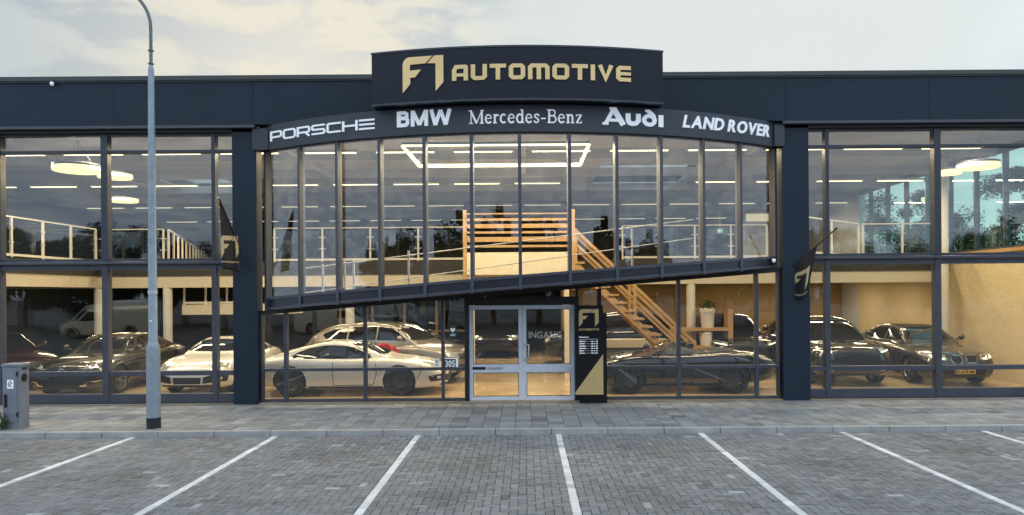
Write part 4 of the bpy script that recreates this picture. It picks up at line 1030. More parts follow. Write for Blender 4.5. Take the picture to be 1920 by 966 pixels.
# tables: share of length from the nose, then underside, half width, shoulder, deck (shares of height / half width)
KINDS = {
 'sport': dict(L=4.52, W=1.85, H=1.30, fa=.228, ra=.770, rw=.345, arch=.385, body=[
   (0, .22, .50, .34, .40), (.012, .19, .66, .40, .47), (.035, .17, .80, .46, .54), (.08, .14, .90, .54, .60), (.15, .13, .945, .61, .655), (.23, .13, .955, .655, .69), (.30, .13, .945, .665, .72), (.45, .13, .93, .665, .72), (.60, .13, .945, .675, .73), (.70, .14, .985, .695, .75), (.78, .15, 1.0, .70, .76), (.86, .18, .985, .68, .745), (.94, .22, .93, .62, .69), (.985, .27, .82, .55, .62), (1, .32, .68, .48, .55)],
  cab=[(.275, .70, .68), (.31, .76, .745), (.36, .80, .82), (.41, .82, .90), (.46, .83, .952), (.52, .83, .988), (.57, .83, 1.0), (.63, .82, .985), (.70, .80, .935), (.78, .77, .855), (.86, .72, .765), (.93, .64, .66)],
  tumble=.74, wins=[[(.365, .705), (.41, .80), (.455, .878), (.51, .922), (.565, .935), (.62, .925), (.69, .878), (.745, .80), (.772, .735), (.755, .705), (.565, .690)]], door=(.555, .36, .69),
  ws=(.70, .765, .57, .955), bw=(.60, .80, .50, .95)),
 'sedan': dict(L=4.85, W=1.88, H=1.45, fa=.185, ra=.79, rw=.345, arch=.38, body=[
   (0, .20, .56, .36, .42), (.010, .16, .74, .42, .50), (.03, .14, .86, .47, .555), (.07, .12, .94, .515, .60), (.14, .115, .985, .565, .645), (.22, .115, .995, .60, .665), (.31, .115, .99, .62, .68), (.6, .115, .99, .64, .69), (.78, .12, 1, .655, .70), (.90, .14, .97, .645, .715), (.965, .17, .90, .61, .71), (.99, .21, .82, .55, .66), (1, .25, .72, .50, .58)],
  cab=[(.27, .72, .65), (.31, .80, .74), (.37, .83, .87), (.43, .84, .955), (.49, .84, .99), (.56, .84, 1.0), (.64, .83, .985), (.72, .81, .92), (.80, .77, .82), (.90, .68, .69)],
  tumble=.76, wins=[[(.335, .725), (.385, .835), (.43, .905), (.50, .935), (.50, .72)], [(.513, .72), (.513, .937), (.60, .93), (.68, .875), (.745, .79), (.72, .73)]],
  ws=(.72, .75, .58, .955), bw=(.62, .78, .52, .94)),
 'suv': dict(L=4.75, W=1.94, H=1.66, fa=.19, ra=.80, rw=.38, arch=.425, body=[
   (0, .24, .62, .38, .48), (.010, .19, .78, .44, .54), (.03, .17, .88, .49, .575), (.06, .15, .94, .53, .60), (.13, .14, .985, .565, .63), (.22, .14, 1, .60, .65), (.30, .14, .99, .61, .66), (.6, .14, .99, .63, .67), (.83, .14, 1, .645, .68), (.93, .16, .965, .64, .685), (.975, .2, .90, .60, .67), (.992, .25, .84, .55, .62), (1, .29, .76, .50, .56)],
  cab=[(.225, .76, .63), (.27, .82, .72), (.33, .84, .85), (.39, .85, .94), (.45, .85, .98), (.55, .85, 1.0), (.70, .84, .985), (.82, .82, .94), (.90, .79, .85), (.955, .75, .72), (.97, .72, .66)],
  tumble=.80, wins=[[(.30, .705), (.355, .83), (.40, .905), (.485, .93), (.485, .70)], [(.497, .70), (.497, .932), (.68, .92), (.68, .70)], [(.692, .70), (.692, .917), (.79, .875), (.865, .785), (.84, .72)]],
  ws=(.74, .715, .63, .945), bw=(.66, .74, .58, .92)),
 'van': dict(L=5.6, W=2.0, H=2.4, fa=.17, ra=.79, rw=.35, arch=.40, body=[
   (0, .14, .66, .28, .34), (.015, .11, .86, .33, .40), (.05, .1, .96, .38, .44), (.15, .09, 1, .46, .50), (.21, .09, 1, .54, .60), (.28, .09, 1, .68, .80), (.34, .09, 1, .80, .945), (.42, .09, 1, .84, .985), (.7, .09, 1, .85, 1.0), (.98, .09, .99, .85, .99), (1, .12, .94, .80, .95)],
  cab=None, tumble=.8, wins=[[(.235, .50), (.30, .70), (.34, .76), (.45, .76), (.45, .49)]], ws=(.78, .55, .68, .86), bw=None),
}
WHEELS = {}
def wheel_meshes(r_, w_, dark, style):
    key = (r_, dark, style)
    if key in WHEELS: return WHEELS[key]
    m = MB().lathe([(r_ * .70, -w_ / 2 + .01), (r_ * .93, -w_ / 2), (r_ * .985, -w_ / 2 + .025), (r_, -w_ * .3), (r_, w_ * .3), (r_ * .985, w_ / 2 - .025), (r_ * .93, w_ / 2), (r_ * .70, w_ / 2 - .01)], 36, 'y', cap=False)
    a_ = m.build('wheel', rubber, None, smooth=40); me1 = a_.data; bpy.data.objects.remove(a_)
    R_ = r_ * .72; m = MB()
    m.lathe([(R_ * .98, w_ / 2 - .012), (R_, w_ / 2 - .004), (R_ * .95, w_ / 2 - .004), (R_ * .90, w_ / 2 - .03), (R_ * .9, -w_ / 2 + .02), (R_ * .98, -w_ / 2 + .02)], 36, 'y', cap=False)
    m.lathe([(.01, w_ / 2 - .012), (R_ * .16, w_ / 2 - .014), (R_ * .2, w_ / 2 - .03), (R_ * .2, 0), (.01, 0)], 20, 'y')
    n = 5 if style == 5 else 10
    for k_ in range(n):
        for sgn_ in ((-1, 1) if style == 5 else (0,)):
            an = 2 * math.pi * k_ / n + .3; of = sgn_ * .10; tp = sgn_ * .16
            p = Vector((R_ * .16 * math.cos(an + of * 2), w_ / 2 - .03, R_ * .16 * math.sin(an + of * 2))); q = Vector((R_ * .94 * math.cos(an + tp), w_ / 2 - .018, R_ * .94 * math.sin(an + tp)))
            m.bar(p, q, R_ * (.085 if style == 5 else .09), .024, (0, 1, 0))
    a_ = m.build('rim', rim_dark if dark else rim_silver, None, smooth=35); me2 = a_.data; bpy.data.objects.remove(a_)
    m = MB().lathe([(.01, -.02), (R_ * .72, -.02), (R_ * .72, .0), (.01, .0)], 28, 'y'); a_ = m.build('brake_disc', mat('brake_iron', (.12, .11, .10), .45, .6), None, smooth=40); me3 = a_.data; bpy.data.objects.remove(a_)
    WHEELS[key] = (me1, me2, me3); return WHEELS[key]

class Car:
    def __init__(s, kind, label, cat, paint, loc, rz, open_top=False, roof=None, group=None, dark_rim=False, style=5, **over):
        K = dict(KINDS[kind]); K.update(over); s.K = K; s.kind = kind
        L_, W_, H_ = K['L'], K['W'], K['H']; s.L, s.W, s.H = L_, W_, H_
        s.root = thing({'sport': 'sports_car', 'sedan': 'parked_car', 'suv': 'parked_car', 'van': 'parked_van'}[kind], label, cat, (0, 0, 0), 0, group)
        T = K['body']; zb, hw, zs, zt = (curve(T, i) for i in (1, 2, 3, 4))
        ts = sorted(set([i / 64 for i in range(65)] + [.004, .008, .013, .02, .027, .04, .055, .945, .96, .973, .98, .987, .992, .996]))
        V = []; n = None
        for t_ in ts:
            b, w_, sh, tp = zb(t_) * H_, hw(t_) * W_ / 2, zs(t_) * H_, zt(t_) * H_; d = sh - b
            P = [(0, b), (.72 * w_, b), (.90 * w_, b + .02 * H_), (.965 * w_, b + .22 * d), (.995 * w_, b + .50 * d), (1.0 * w_, b + .72 * d), (.975 * w_, b + .92 * d), (.90 * w_, sh + .25 * (tp - sh)), (.72 * w_, sh + .66 * (tp - sh)), (.40 * w_, sh + .92 * (tp - sh)), (0, tp)]
            h_ = crom(P, 3); x = L_ * (.5 - t_); n = len(h_)
            V += [(x, y, z) for y, z in h_] + [(x, -y, z) for y, z in reversed(h_[1:-1])]
        N = 2 * n - 2; Fs = []
        for i in range(len(ts) - 1):
            for k_ in range(N): a_ = i * N + k_; c = i * N + (k_ + 1) % N; Fs.append((a_, c, c + N, a_ + N))
        Fs += [tuple(range(N)), tuple(range((len(ts) - 1) * N, len(ts) * N))]
        body = MB().add(V, Fs).build('body', paint, s.root, local=True)
        body.data.materials.append(black_m)
        cut = MB(); s.ax = (L_ * (.5 - K['fa']), L_ * (.5 - K['ra'])); s.rw = K['rw']; s.ww = .25
        for x in s.ax:
            for sg in (-1, 1):
                cut.lathe([(K['arch'], sg * (W_ / 2 - .36)), (K['arch'], sg * (W_ / 2 + .2))], 40, 'y', c=(x, 0, s.rw))
        co_ = cut.build('cut', black_m, None)
        md = body.modifiers.new('b', 'BOOLEAN'); md.operation = 'DIFFERENCE'; md.object = co_; md.solver = 'EXACT'
        try: md.material_mode = 'TRANSFER'
        except Exception: pass
        bpy.context.view_layer.update()
        me = bpy.data.meshes.new_from_object(body.evaluated_get(bpy.context.evaluated_depsgraph_get()))
        body.modifiers.clear(); old = body.data; body.data = me; bpy.data.objects.remove(co_)
        me.name = 'body'; me.polygons.foreach_set('use_smooth', [True] * len(me.polygons)); me.set_sharp_from_angle(angle=R(38))
        s.body = body; trees = [BVHTree.FromPolygons([v.co for v in me.vertices], [tuple(p.vertices) for p in me.polygons])]
        s.cabo = None
        if K['cab'] and not open_top:
            T = K['cab']; wb, zr = curve(T, 1), curve(T, 2); ts = [T[0][0] + (T[-1][0] - T[0][0]) * i / 56 for i in range(57)]; V = []
            for t_ in ts:
                base = (zs(t_) + .35 * (zt(t_) - zs(t_))) * H_ - .03; w_ = wb(t_) * W_ / 2; r_ = max(zr(t_) * H_, base + .02); h = r_ - base; wt = w_ * (1 - (1 - K['tumble']) * min(1, h / (.28 * H_)))
                P = [(w_ * 1.0, base), (w_ * .99 + .01 * wt, base + .12 * h), (w_ * .5 + wt * .5, base + .5 * h), (wt * 1.02, base + .80 * h), (wt * .93, base + .93 * h), (wt * .70, base + .985 * h), (0, base + h)]
                h_ = crom(P, 4); x = L_ * (.5 - t_); n = len(h_)
                V += [(x, y, z) for y, z in h_] + [(x, -y, z) for y, z in reversed(h_[:-1])]
            N = 2 * n - 1; Fs = []
            for i in range(len(ts) - 1):
                for k_ in range(N - 1): a_ = i * N + k_; Fs.append((a_, a_ + 1, a_ + 1 + N, a_ + N))
                Fs.append((i * N + N - 1, i * N, i * N + N, i * N + 2 * N - 1))
            Fs += [tuple(range(N)), tuple(range((len(ts) - 1) * N, len(ts) * N))]
            s.cabo = MB().add(V, Fs).build('roof', roof or paint, s.root, local=True, smooth=50)
            trees.append(BVHTree.FromPolygons([v.co for v in s.cabo.data.vertices], [tuple(p.vertices) for p in s.cabo.data.polygons]))
        s.trees = trees
        m1, m2, m3 = wheel_meshes(s.rw, s.ww, dark_rim, style)
        for x in s.ax:
            for sg in (1, -1):
                wo = link('wheel', m1, s.root); wo.location = (x, sg * (W_ / 2 * hw(.5 - x / L_) - s.ww / 2 - .012), s.rw); wo.rotation_euler = (0, R(17), 0 if sg > 0 else math.pi)
                link('rim', m2, wo); link('brake_disc', m3, wo)
        s.loc, s.rz = loc, rz
        for wpoly in K['wins']:
            for v in ('L', 'R'): s.decal('side_window', wpoly, v, carglass)
        a_, z0, b_, z1 = K['ws']; s.ws_top = (b_, z1)
        if not open_top:
            s.decal('windshield', [(-a_, z0), (-a_ * .5, z0 - .012), (0, z0 - .016), (a_ * .5, z0 - .012), (a_, z0), ((a_ + b_) / 2 + .015, (z0 + z1) / 2), (b_, z1 - .015), (b_ * .6, z1), (0, z1 + .004), (-b_ * .6, z1), (-b_, z1 - .015), (-(a_ + b_) / 2 - .015, (z0 + z1) / 2)], 'F', carglass)
            if K['bw']:
                a_, z0, b_, z1 = K['bw']; s.decal('rear_window', [(-a_, z0), (a_, z0), (b_, z1), (-b_, z1)], 'B', carglass)
        if kind != 'van':
            w_ = K['wins']; x1, x2 = w_[0][-1][0] + .005, w_[0][0][0] - .03; zw = w_[0][-1][1] - .01
            if 'door' in K: x1, x2, zw = K['door']; s.decal('window_pillar', [(x1 + .004, .70), (x1 + .004, .93), (x1 + .012, .93), (x1 + .012, .70)], 'L', black_m, .012); s.decal('window_pillar', [(x1 + .004, .70), (x1 + .004, .93), (x1 + .012, .93), (x1 + .012, .70)], 'R', black_m, .012); x2 -= .02
            for v in ('L', 'R'):
                s.line('door_gap', [(x1, .20), (x1 + .004, .45), (x1, zw)], v); s.line('door_gap', [(x2 + .02, .20), (x2, .42), (x2 + .005, .66)], v); s.line('door_gap', [(x2 + .02, .205), (x1, .20)], v)
                s.decal('door_handle', [(x1 - .045, .605), (x1 - .008, .61), (x1 - .008, .628), (x1 - .045, .623)], v, paint if kind == 'sport' else chrome, .018)
            xm_ = L_ * (.5 - w_[0][0][0]) - .10; zm_ = H_ * (w_[0][0][1] + .035)
            for sg in (1, -1):
                yy = sg * (W_ / 2 * .90); m = MB()
                sc_ = [(-.06, .35), (-.03, .85), (.02, 1), (.07, .85), (.10, .3)]
                m.tube([(xm_ + q_, yy + sg * .10, zm_ + .01) for q_, _ in sc_], [.075 * k_ for _, k_ in sc_], 12); m.tube([(xm_ + .02, yy - sg * .05, zm_ - .05), (xm_ + .02, yy + sg * .08, zm_ - .02)], .02, 8)
                m.build('wing_mirror', black_m if kind == 'sport' else paint, s.root, local=True, smooth=60)
    def cast(s, u, v, view):
        H_, W_, L_ = s.H, s.W, s.L
        if view in 'LR': o, d = Vector((L_ * (.5 - u), 3 if view == 'L' else -3, v * H_)), Vector((0, -1 if view == 'L' else 1, 0))
        elif view in 'FB': o, d = Vector((6 if view == 'F' else -6, u * W_ / 2, v * H_)), Vector((-1 if view == 'F' else 1, 0, 0))
        else: o, d = Vector((L_ * (.5 - u), v * W_ / 2, 4)), Vector((0, 0, -1))
        best = None
        for t_ in s.trees:
            h = t_.ray_cast(o, d)
            if h[0] is not None and (best is None or h[3] < best[1]): best = (h[0], h[3], d, h[1])
        return best
    def decal(s, name, poly, view, m, off=.006, label=None):
        su = s.L if view in 'LRT' else s.W / 2; sv = s.H if view != 'T' else s.W / 2
        pts = []; n = len(poly)
        for i in range(n):
            a_, b_ = Vector(poly[i]), Vector(poly[(i + 1) % n]); ln = math.hypot((b_.x - a_.x) * su, (b_.y - a_.y) * sv); k_ = max(1, int(ln / .07))
            pts += [a_.lerp(b_, j / k_) for j in range(k_)]
        nb = len(pts); us = [p.x for p in pts]; vs = [p.y for p in pts]
        du, dv_ = .08 / su, .08 / sv; u = min(us) + du * .6
        while u < max(us):
            v = min(vs) + dv_ * .6
            while v < max(vs):
                ins = False; j = nb - 1
                for i in range(nb):
                    if (pts[i].y > v) != (pts[j].y > v) and u < (pts[j].x - pts[i].x) * (v - pts[i].y) / (pts[j].y - pts[i].y) + pts[i].x: ins = not ins
                    j = i
                if ins and len(pts) < 900 and min((abs(p.x - u) * su + abs(p.y - v) * sv) for p in pts[:nb]) > .035: pts.append(Vector((u, v)))
                v += dv_
            u += du
        r_ = delaunay_2d_cdt(pts, [], [list(range(nb))], 1, 1e-6)
        P = []
        for q in r_[0]:
            h = s.cast(q.x, q.y, view); P.append(None if h is None else (h[0] - h[2] * off * .5 + h[3] * (off * .7 if h[3].dot(h[2]) < 0 else -off * .7), h[1]))
        fs = []
        for f in r_[2]:
            if any(P[i] is None for i in f): continue
            ds = [P[i][1] for i in f]
            if max(ds) - min(ds) > .55: continue
            fs.append(tuple(f))
        if not fs: return None
        idx = {}; vv = []
        F2 = []
        for f in fs:
            g = []
            for i in f:
                if i not in idx: idx[i] = len(vv); vv.append(P[i][0])
                g.append(idx[i])
            F2.append(tuple(g))
        mb = MB().add(vv, F2); o = mb.build(name, m, s.root, local=True, smooth=180, fixn=False)
        return o
    def line(s, name, pts, view, m=None, wd=.015):
        vs, fs = strip([((p[0]) * s.L, p[1] * s.H) for p in pts], wd) if view in 'LR' else strip([(p[0] * s.W / 2, p[1] * s.H) for p in pts], wd)
        ku = s.L if view in 'LR' else s.W / 2
        n = len(pts); outl = [vs[2 * i] for i in range(n)] + [vs[2 * i + 1] for i in reversed(range(n))]
        return s.decal(name, [(u / ku, v / s.H) for u, v in outl], view, m or black_m, .004)
    def sym(s, name, poly, m, off=.008, view='F'):
        for sg in (1, -1): s.decal(name, [(u * sg, v) for u, v in poly], view, m, off)
    def done(s):
        s.root.location = s.loc; s.root.rotation_euler = (0, 0, s.rz); return s.root
def ell(cu, cv, ru, rv, n=16): return [(cu + ru * math.cos(2 * math.pi * i / n), cv + rv * math.sin(2 * math.pi * i / n)) for i in range(n)]
def paint(name, col, metal=0.0, rough=.22): return mat(name, col, rough, metal, .5, coat=1.0)
p_white = paint('paint_white', (.74, .72, .66)); p_black = paint('paint_black', (.008, .008, .009), 0, .12); p_grey = paint('paint_graphite', (.045, .043, .038), .6, .25)
p_silver = paint('paint_silver', (.23, .205, .18), .4, .28); p_bronze = paint('paint_bronze', (.055, .048, .036), .4, .25); p_blue = paint('paint_midnight', (.012, .018, .03), .3, .2); p_red = paint('paint_dark_red', (.035, .010, .008), .2, .25)

def sport_face(c, trim=black_m):
    c.sym('headlight', ell(.66, .545, .115, .075), lampglass)
    c.sym('bumper_intake', [(.40, .24), (.72, .27), (.74, .37), (.66, .40), (.42, .36)], trim)
    c.decal('bumper_intake', [(-.34, .235), (.34, .235), (.36, .35), (-.36, .35)], 'F', trim, .008)
    c.sym('running_light', [(.45, .405), (.70, .415), (.70, .43), (.45, .425)], chrome, .01)
    c.decal('front_splitter', [(-.7, .185), (.7, .185), (.72, .215), (-.72, .215)], 'F', trim, .008)
    c.line('hood_gap', [(-.5, .46), (-.46, .56), (-.5, .72)], 'F'); c.line('hood_gap', [(.5, .46), (.46, .56), (.5, .72)], 'F')
def sport_tail(c):
    for v in 'LR':
        c.decal('tail_light', [(.955, .60), (.975, .615), (.992, .585), (.99, .56), (.965, .575)], v, redlamp)
        c.decal('side_skirt', [(.31, .14), (.68, .15), (.68, .185), (.31, .175)], v, black_m)
        c.line('bumper_gap', [(.14, .30), (.115, .50), (.13, .60)], v); c.line('bumper_gap', [(.90, .30), (.905, .55)], v)
        c.decal('headlight', ell(.085, .555, .028, .045), v, lampglass)
        c.decal('bumper_intake', [(.02, .27), (.075, .26), (.085, .36), (.02, .40)], v, black_m)
Y0 = FL
# the white coupe standing broadside left of the doors
c = Car('sport', 'white two door coupe standing broadside behind the glass left of the doors', 'car', p_white, (-4.27, 18.30, Y0), 0.0, dark_rim=True, group='cars in the showroom', L=4.74, H=1.27, W=1.9, rw=.345, arch=.39); sport_face(c); sport_tail(c); c.done()
# the white coupe facing out
c = Car('sport', 'white sports coupe facing out behind the street lamp', 'car', p_white, (-8.0, 19.75, Y0), R(-90), dark_rim=True, group='cars in the showroom'); sport_face(c); sport_tail(c); c.done()
# graphite coupe saloon, facing out at the far left
def saloon_face(c, kind):
    if kind == 'star':
        c.decal('grille', [(-.44, .36), (.44, .36), (.50, .44), (.40, .50), (-.40, .50), (-.50, .44)], 'F', black_m); c.sym('headlight', [(.52, .47), (.80, .50), (.93, .56), (.78, .57), (.55, .53)], lampglass)
        for q in (0, 1, 2): c.line('grille_bar', [(-.46, .43), (.46, .43)] if q == 0 else ([(.06, .43), (.46, .43)] if q == 1 else [(-.46, .43), (-.06, .43)]), 'F', chrome, .02)
        c.decal('grille_badge', ell(0, .43, .085, .058), 'F', chrome, .02); c.decal('grille_badge', ell(0, .43, .068, .046), 'F', black_m, .03)
        for a_ in (90, 210, 330): c.line('badge_ray', [(0, .43), (.068 * math.cos(R(a_)), .43 + .046 * math.sin(R(a_)))], 'F', chrome, .014)
        c.sym('bumper_intake', [(.50, .22), (.86, .26), (.84, .37), (.56, .33)], black_m); c.decal('bumper_intake', [(-.46, .19), (.46, .19), (.50, .30), (-.50, .30)], 'F', black_m)
        c.sym('bumper_trim', [(.46, .195), (.60, .20), (.66, .255), (.88, .27), (.88, .285), (.62, .272), (.55, .22), (.46, .212)], chrome, .014)
    elif kind == 'twin':
        for sg in (1, -1):
            c.decal('grille', [(sg * .04, .40), (sg * .30, .40), (sg * .36, .46), (sg * .32, .535), (sg * .06, .53)], 'F', chrome, .008); c.decal('grille', [(sg * .06, .41), (sg * .29, .41), (sg * .34, .46), (sg * .305, .525), (sg * .075, .52)], 'F', black_m, .014)
            for q in range(4): c.line('grille_bar', [(sg * (.11 + q * .055), .415), (sg * (.12 + q * .055), .52)], 'F', frame_m, .012)
        c.sym('headlight', [(.42, .46), (.50, .44), (.80, .47), (.93, .53), (.80, .555), (.46, .53)], lampglass); c.sym('running_light', [(.50, .465), (.62, .46), (.64, .51), (.60, .515), (.59, .48), (.50, .485)], led_m, .014); c.sym('running_light', [(.68, .475), (.78, .485), (.80, .53), (.76, .53), (.75, .50), (.68, .495)], led_m, .014)
        c.decal('grille_badge', ell(0, .555, .05, .028), 'F', chrome, .012); c.decal('bumper_intake', [(-.52, .19), (.52, .19), (.62, .31), (-.62, .31)], 'F', black_m); c.sym('bumper_intake', [(.66, .22), (.88, .27), (.87, .36), (.72, .32)], black_m)
    elif kind == 'frame':
        c.decal('grille', [(-.50, .26), (.50, .26), (.58, .34), (.56, .50), (.46, .55), (-.46, .55), (-.56, .50), (-.58, .34)], 'F', black_m)
        for z in (.30, .34, .38, .42, .46, .50): c.line('grille_bar', [(-.54, z), (.54, z)], 'F', rim_dark, .012)
        c.sym('headlight', [(.60, .49), (.92, .52), (.94, .56), (.84, .575), (.58, .545)], lampglass); c.sym('running_light', [(.62, .50), (.90, .53), (.90, .54), (.62, .515)], led_m, .014)
        c.sym('bumper_intake', [(.66, .25), (.92, .29), (.92, .40), (.70, .44)], black_m); c.sym('bumper_trim', [(.60, .235), (.92, .27), (.93, .285), (.60, .25)], chrome, .014)
        c.decal('grille_trim', [(-.47, .548), (.47, .548), (.47, .562), (-.47, .562)], 'F', chrome, .012)
    else:
        c.decal('grille', [(-.46, .40), (.46, .40), (.48, .49), (-.48, .49)], 'F', black_m); c.sym('headlight', [(.52, .43), (.80, .45), (.93, .52), (.82, .545), (.52, .51)], lampglass); c.line('grille_bar', [(-.46, .45), (.46, .45)], 'F', chrome, .02)
        c.decal('bumper_intake', [(-.60, .19), (.60, .19), (.66, .31), (-.66, .31)], 'F', black_m); c.sym('running_light', [(.70, .32), (.90, .35), (.90, .37), (.70, .34)], chrome, .012)
    for v in 'LR':
        c.decal('tail_light', [(.945, .58), (.945, .64), (.985, .62), (.985, .57)], v, redlamp); c.decal('side_skirt', [(.29, .14), (.70, .14), (.70, .185), (.29, .185)], v, black_m)
        c.line('window_trim', [(.30 if c.kind == 'suv' else .335, .695 if c.kind == 'suv' else .715), (.73, .692 if c.kind == 'suv' else .718)], v, chrome if kind != 'frame' else black_m, .018)
c = Car('sedan', 'graphite four door coupe with round grille badge facing out beside the grey cabinet', 'car', p_grey, (-10.92, 19.85, Y0), R(-90), style=5, group='cars in the showroom', H=1.42); saloon_face(c, 'star'); c.done()
c = Car('suv', 'silver off-roader behind the broadside white coupe', 'car', p_silver, (-3.85, 21.0, Y0), R(-20), group='cars in the showroom', style=10, H=1.62); saloon_face(c, 'plain'); c.done()
c = Car('sedan', 'midnight blue saloon in the shade behind the silver off-roader', 'car', p_blue, (-4.3, 24.9, Y0), R(-20), group='cars in the showroom'); saloon_face(c, 'plain'); c.done()
c = Car('sedan', 'black saloon farthest back by the glazed office wall', 'car', p_black, (-5.4, 27.6, Y0), R(4), group='cars in the showroom'); saloon_face(c, 'plain'); c.done()
c = Car('suv', 'black off-roader facing out, seen through the left door pane', 'car', p_black, (-1.12, 29.6, Y0), R(-90), group='cars in the showroom', H=1.6); saloon_face(c, 'plain'); c.done()
c = Car('suv', 'black off-roader standing broadside behind the pine staircase', 'car', p_black, (3.0, 25.6, Y0), R(180), group='cars in the showroom', H=1.75); saloon_face(c, 'plain'); c.done()
c = Car('suv', 'black off-roader facing out behind the tail of the convertible', 'car', p_black, (6.35, 23.5, Y0), R(-90), group='cars in the showroom', H=1.72); saloon_face(c, 'frame'); c.done()
c = Car('suv', 'black coupe off-roader with wide barred grille facing out right of the right pillar', 'car', p_black, (8.22, 20.85, Y0), R(-90), group='cars in the showroom', L=4.95, W=2.0, H=1.70); saloon_face(c, 'frame'); c.done()
c = Car('sedan', 'bronze grey saloon with twin grille and yellow number plate by the brick wall', 'car', p_bronze, (10.82, 20.75, Y0), R(-90), group='cars in the showroom', L=4.95, H=1.47); saloon_face(c, 'twin')
h = c.cast(0, .255, 'F')[0]
pl = MB().box(h.x + .004, h.x + .016, -.26, .26, h.z - .055, h.z + .055).build('license_plate', mat('plate_yellow', (.80, .50, .04), .4), c.root, local=True)
MB().box(h.x + .016, h.x + .018, -.258, -.215, h.z - .053, h.z + .053).build('plate_band', mat('plate_blue', (.02, .06, .35), .4), pl, local=True)
gl = fit(font_shapes('K-078-NK', .02), -.19, .24, -.036, .036)
xo = h.x + .0162; zo = h.z
extr(MB(), [q_ for _, sh in gl for q_ in sh], lambda u, v, d: (xo + d, u, zo + v), .0, .002).build('plate_number', black_m, pl, local=True)
c.done()
c = Car('sport', 'white sports car turned aslant behind the bronze saloon', 'car', p_white, (10.55, 26.0, Y0), R(-118), group='cars in the showroom'); sport_face(c); sport_tail(c); c.done()
c = Car('sedan', 'dark red saloon in the shade at the far left', 'car', p_red, (-14.5, 20.2, Y0), R(-35), group='cars in the showroom'); saloon_face(c, 'plain'); c.done()
# black convertible, nose to the left
K = KINDS['sport']
c = Car('sport', 'black two seat convertible with its top down right of the entrance', 'car', p_black, (3.68, 18.28, Y0), R(180), open_top=True, group='cars in the showroom', style=10, dark_rim=True, wins=[[(.36, .715), (.37, .722), (.555, .705), (.555, .695)]])
sport_face(c); sport_tail(c)
leather = mat('seat_leather', (.03, .022, .018), .5)
c.decal('cockpit', [(.37, -.68), (.37, .68), (.60, .70), (.64, .62), (.64, -.62), (.60, -.70)], 'T', leather)
H_, L_, W_ = c.H, c.L, c.W
def tt(t_): return L_ * (.5 - t_)
wsv = []; nW = 12
for j in range(5):
    for i in range(nW + 1):
        q = -1 + 2 * i / nW; v = j / 4; wdt = W_ / 2 * (.76 - .14 * v)
        wsv.append((tt(.315) - v * .62 - .16 * abs(q)**2.4, q * wdt, .90 + v * .30 - .03 * q * q * v))
MB().add(wsv, [(j * (nW + 1) + i, j * (nW + 1) + i + 1, (j + 1) * (nW + 1) + i + 1, (j + 1) * (nW + 1) + i) for j in range(4) for i in range(nW)]).build('windshield', G_wind, c.root, local=True, smooth=180)
m = MB(); m.tube([wsv[j * (nW + 1)] for j in range(5)] + [wsv[4 * (nW + 1) + i] for i in range(1, nW + 1)] + [wsv[j * (nW + 1) + nW] for j in (3, 2, 1, 0)], .02, 8); m.build('windshield_frame', p_black, c.root, local=True, smooth=60)
for sg in (1, -1):
    m = MB(); x = tt(.545); y = sg * .37
    m.tube([(x + .12, y, .66), (x + .05, y, .80), (x - .02, y, .95), (x - .05, y, 1.03)], [.22, .23, .21, .15], 14); m.tube([(x - .05, y, 1.02), (x - .07, y, 1.10), (x - .08, y, 1.15), (x - .08, y, 1.17)], [.07, .11, .10, .04], 12); m.build('seat', leather, c.root, local=True, smooth=60)
    m = MB(); p0, p1 = tt(.335), tt(.56)
    m.add([(p0, sg * .73, .92), (p1, sg * .77, .93), (p1 + .02, sg * .70, 1.10), (p0 - .42, sg * .69, 1.12)], [(0, 1, 2, 3)]); m.build('side_window', G_wind, c.root, local=True)
m = MB(); zz = [(tt(.64), .88), (tt(.67), .975), (tt(.74), 1.02), (tt(.80), 1.0), (tt(.86), .95), (tt(.90), .88)]
vs = []
for x, z in zz:
    for i in range(13):
        q = -1 + 2 * i / 12; vs.append((x, q * .70, .86 + (z - .86) * (1 - abs(q)**4) ))
m.add(vs, [(j * 13 + i, j * 13 + i + 1, (j + 1) * 13 + i + 1, (j + 1) * 13 + i) for j in range(5) for i in range(12)]); m.build('folded_top', mat('soft_top', (.018, .018, .02), .7), c.root, local=True, smooth=180)
m = MB(); m.lathe([(.17, -.012), (.185, 0), (.17, .012), (.155, 0)], 24, 'x', c=(tt(.405), .37, .93)); m.build('steering_wheel', black_m, c.root, local=True, smooth=60)
c.done()
# crumpled red cloth between the two pale cars
m = MB(); n1_, n2_ = 16, 12; g = random.Random(8)
vs = []
for i in range(n1_ + 1):
    for j in range(n2_ + 1):
        u, v = i / n1_, j / n2_
        vs.append((-4.25 + .85 * u + .05 * math.sin(v * 6) + .12 * v, 19.55 + .05 * math.sin(u * 14 + v * 3) + .04 * math.sin(u * 31), 1.22 - .05 * math.sin(u * 7) - .18 * abs(u - .45) - v * .75))
m.add(vs, [(i * (n2_ + 1) + j, (i + 1) * (n2_ + 1) + j, (i + 1) * (n2_ + 1) + j + 1, i * (n2_ + 1) + j + 1) for i in range(n1_) for j in range(n2_)])
o = m.build('red_cloth', mat('red_fabric', (.45, .03, .035), .6), None, smooth=180); so = o.modifiers.new('t', 'SOLIDIFY'); so.thickness = .02
tag(o, 'crumpled red cloth hanging between the white coupe and the silver off-roader', 'cloth')
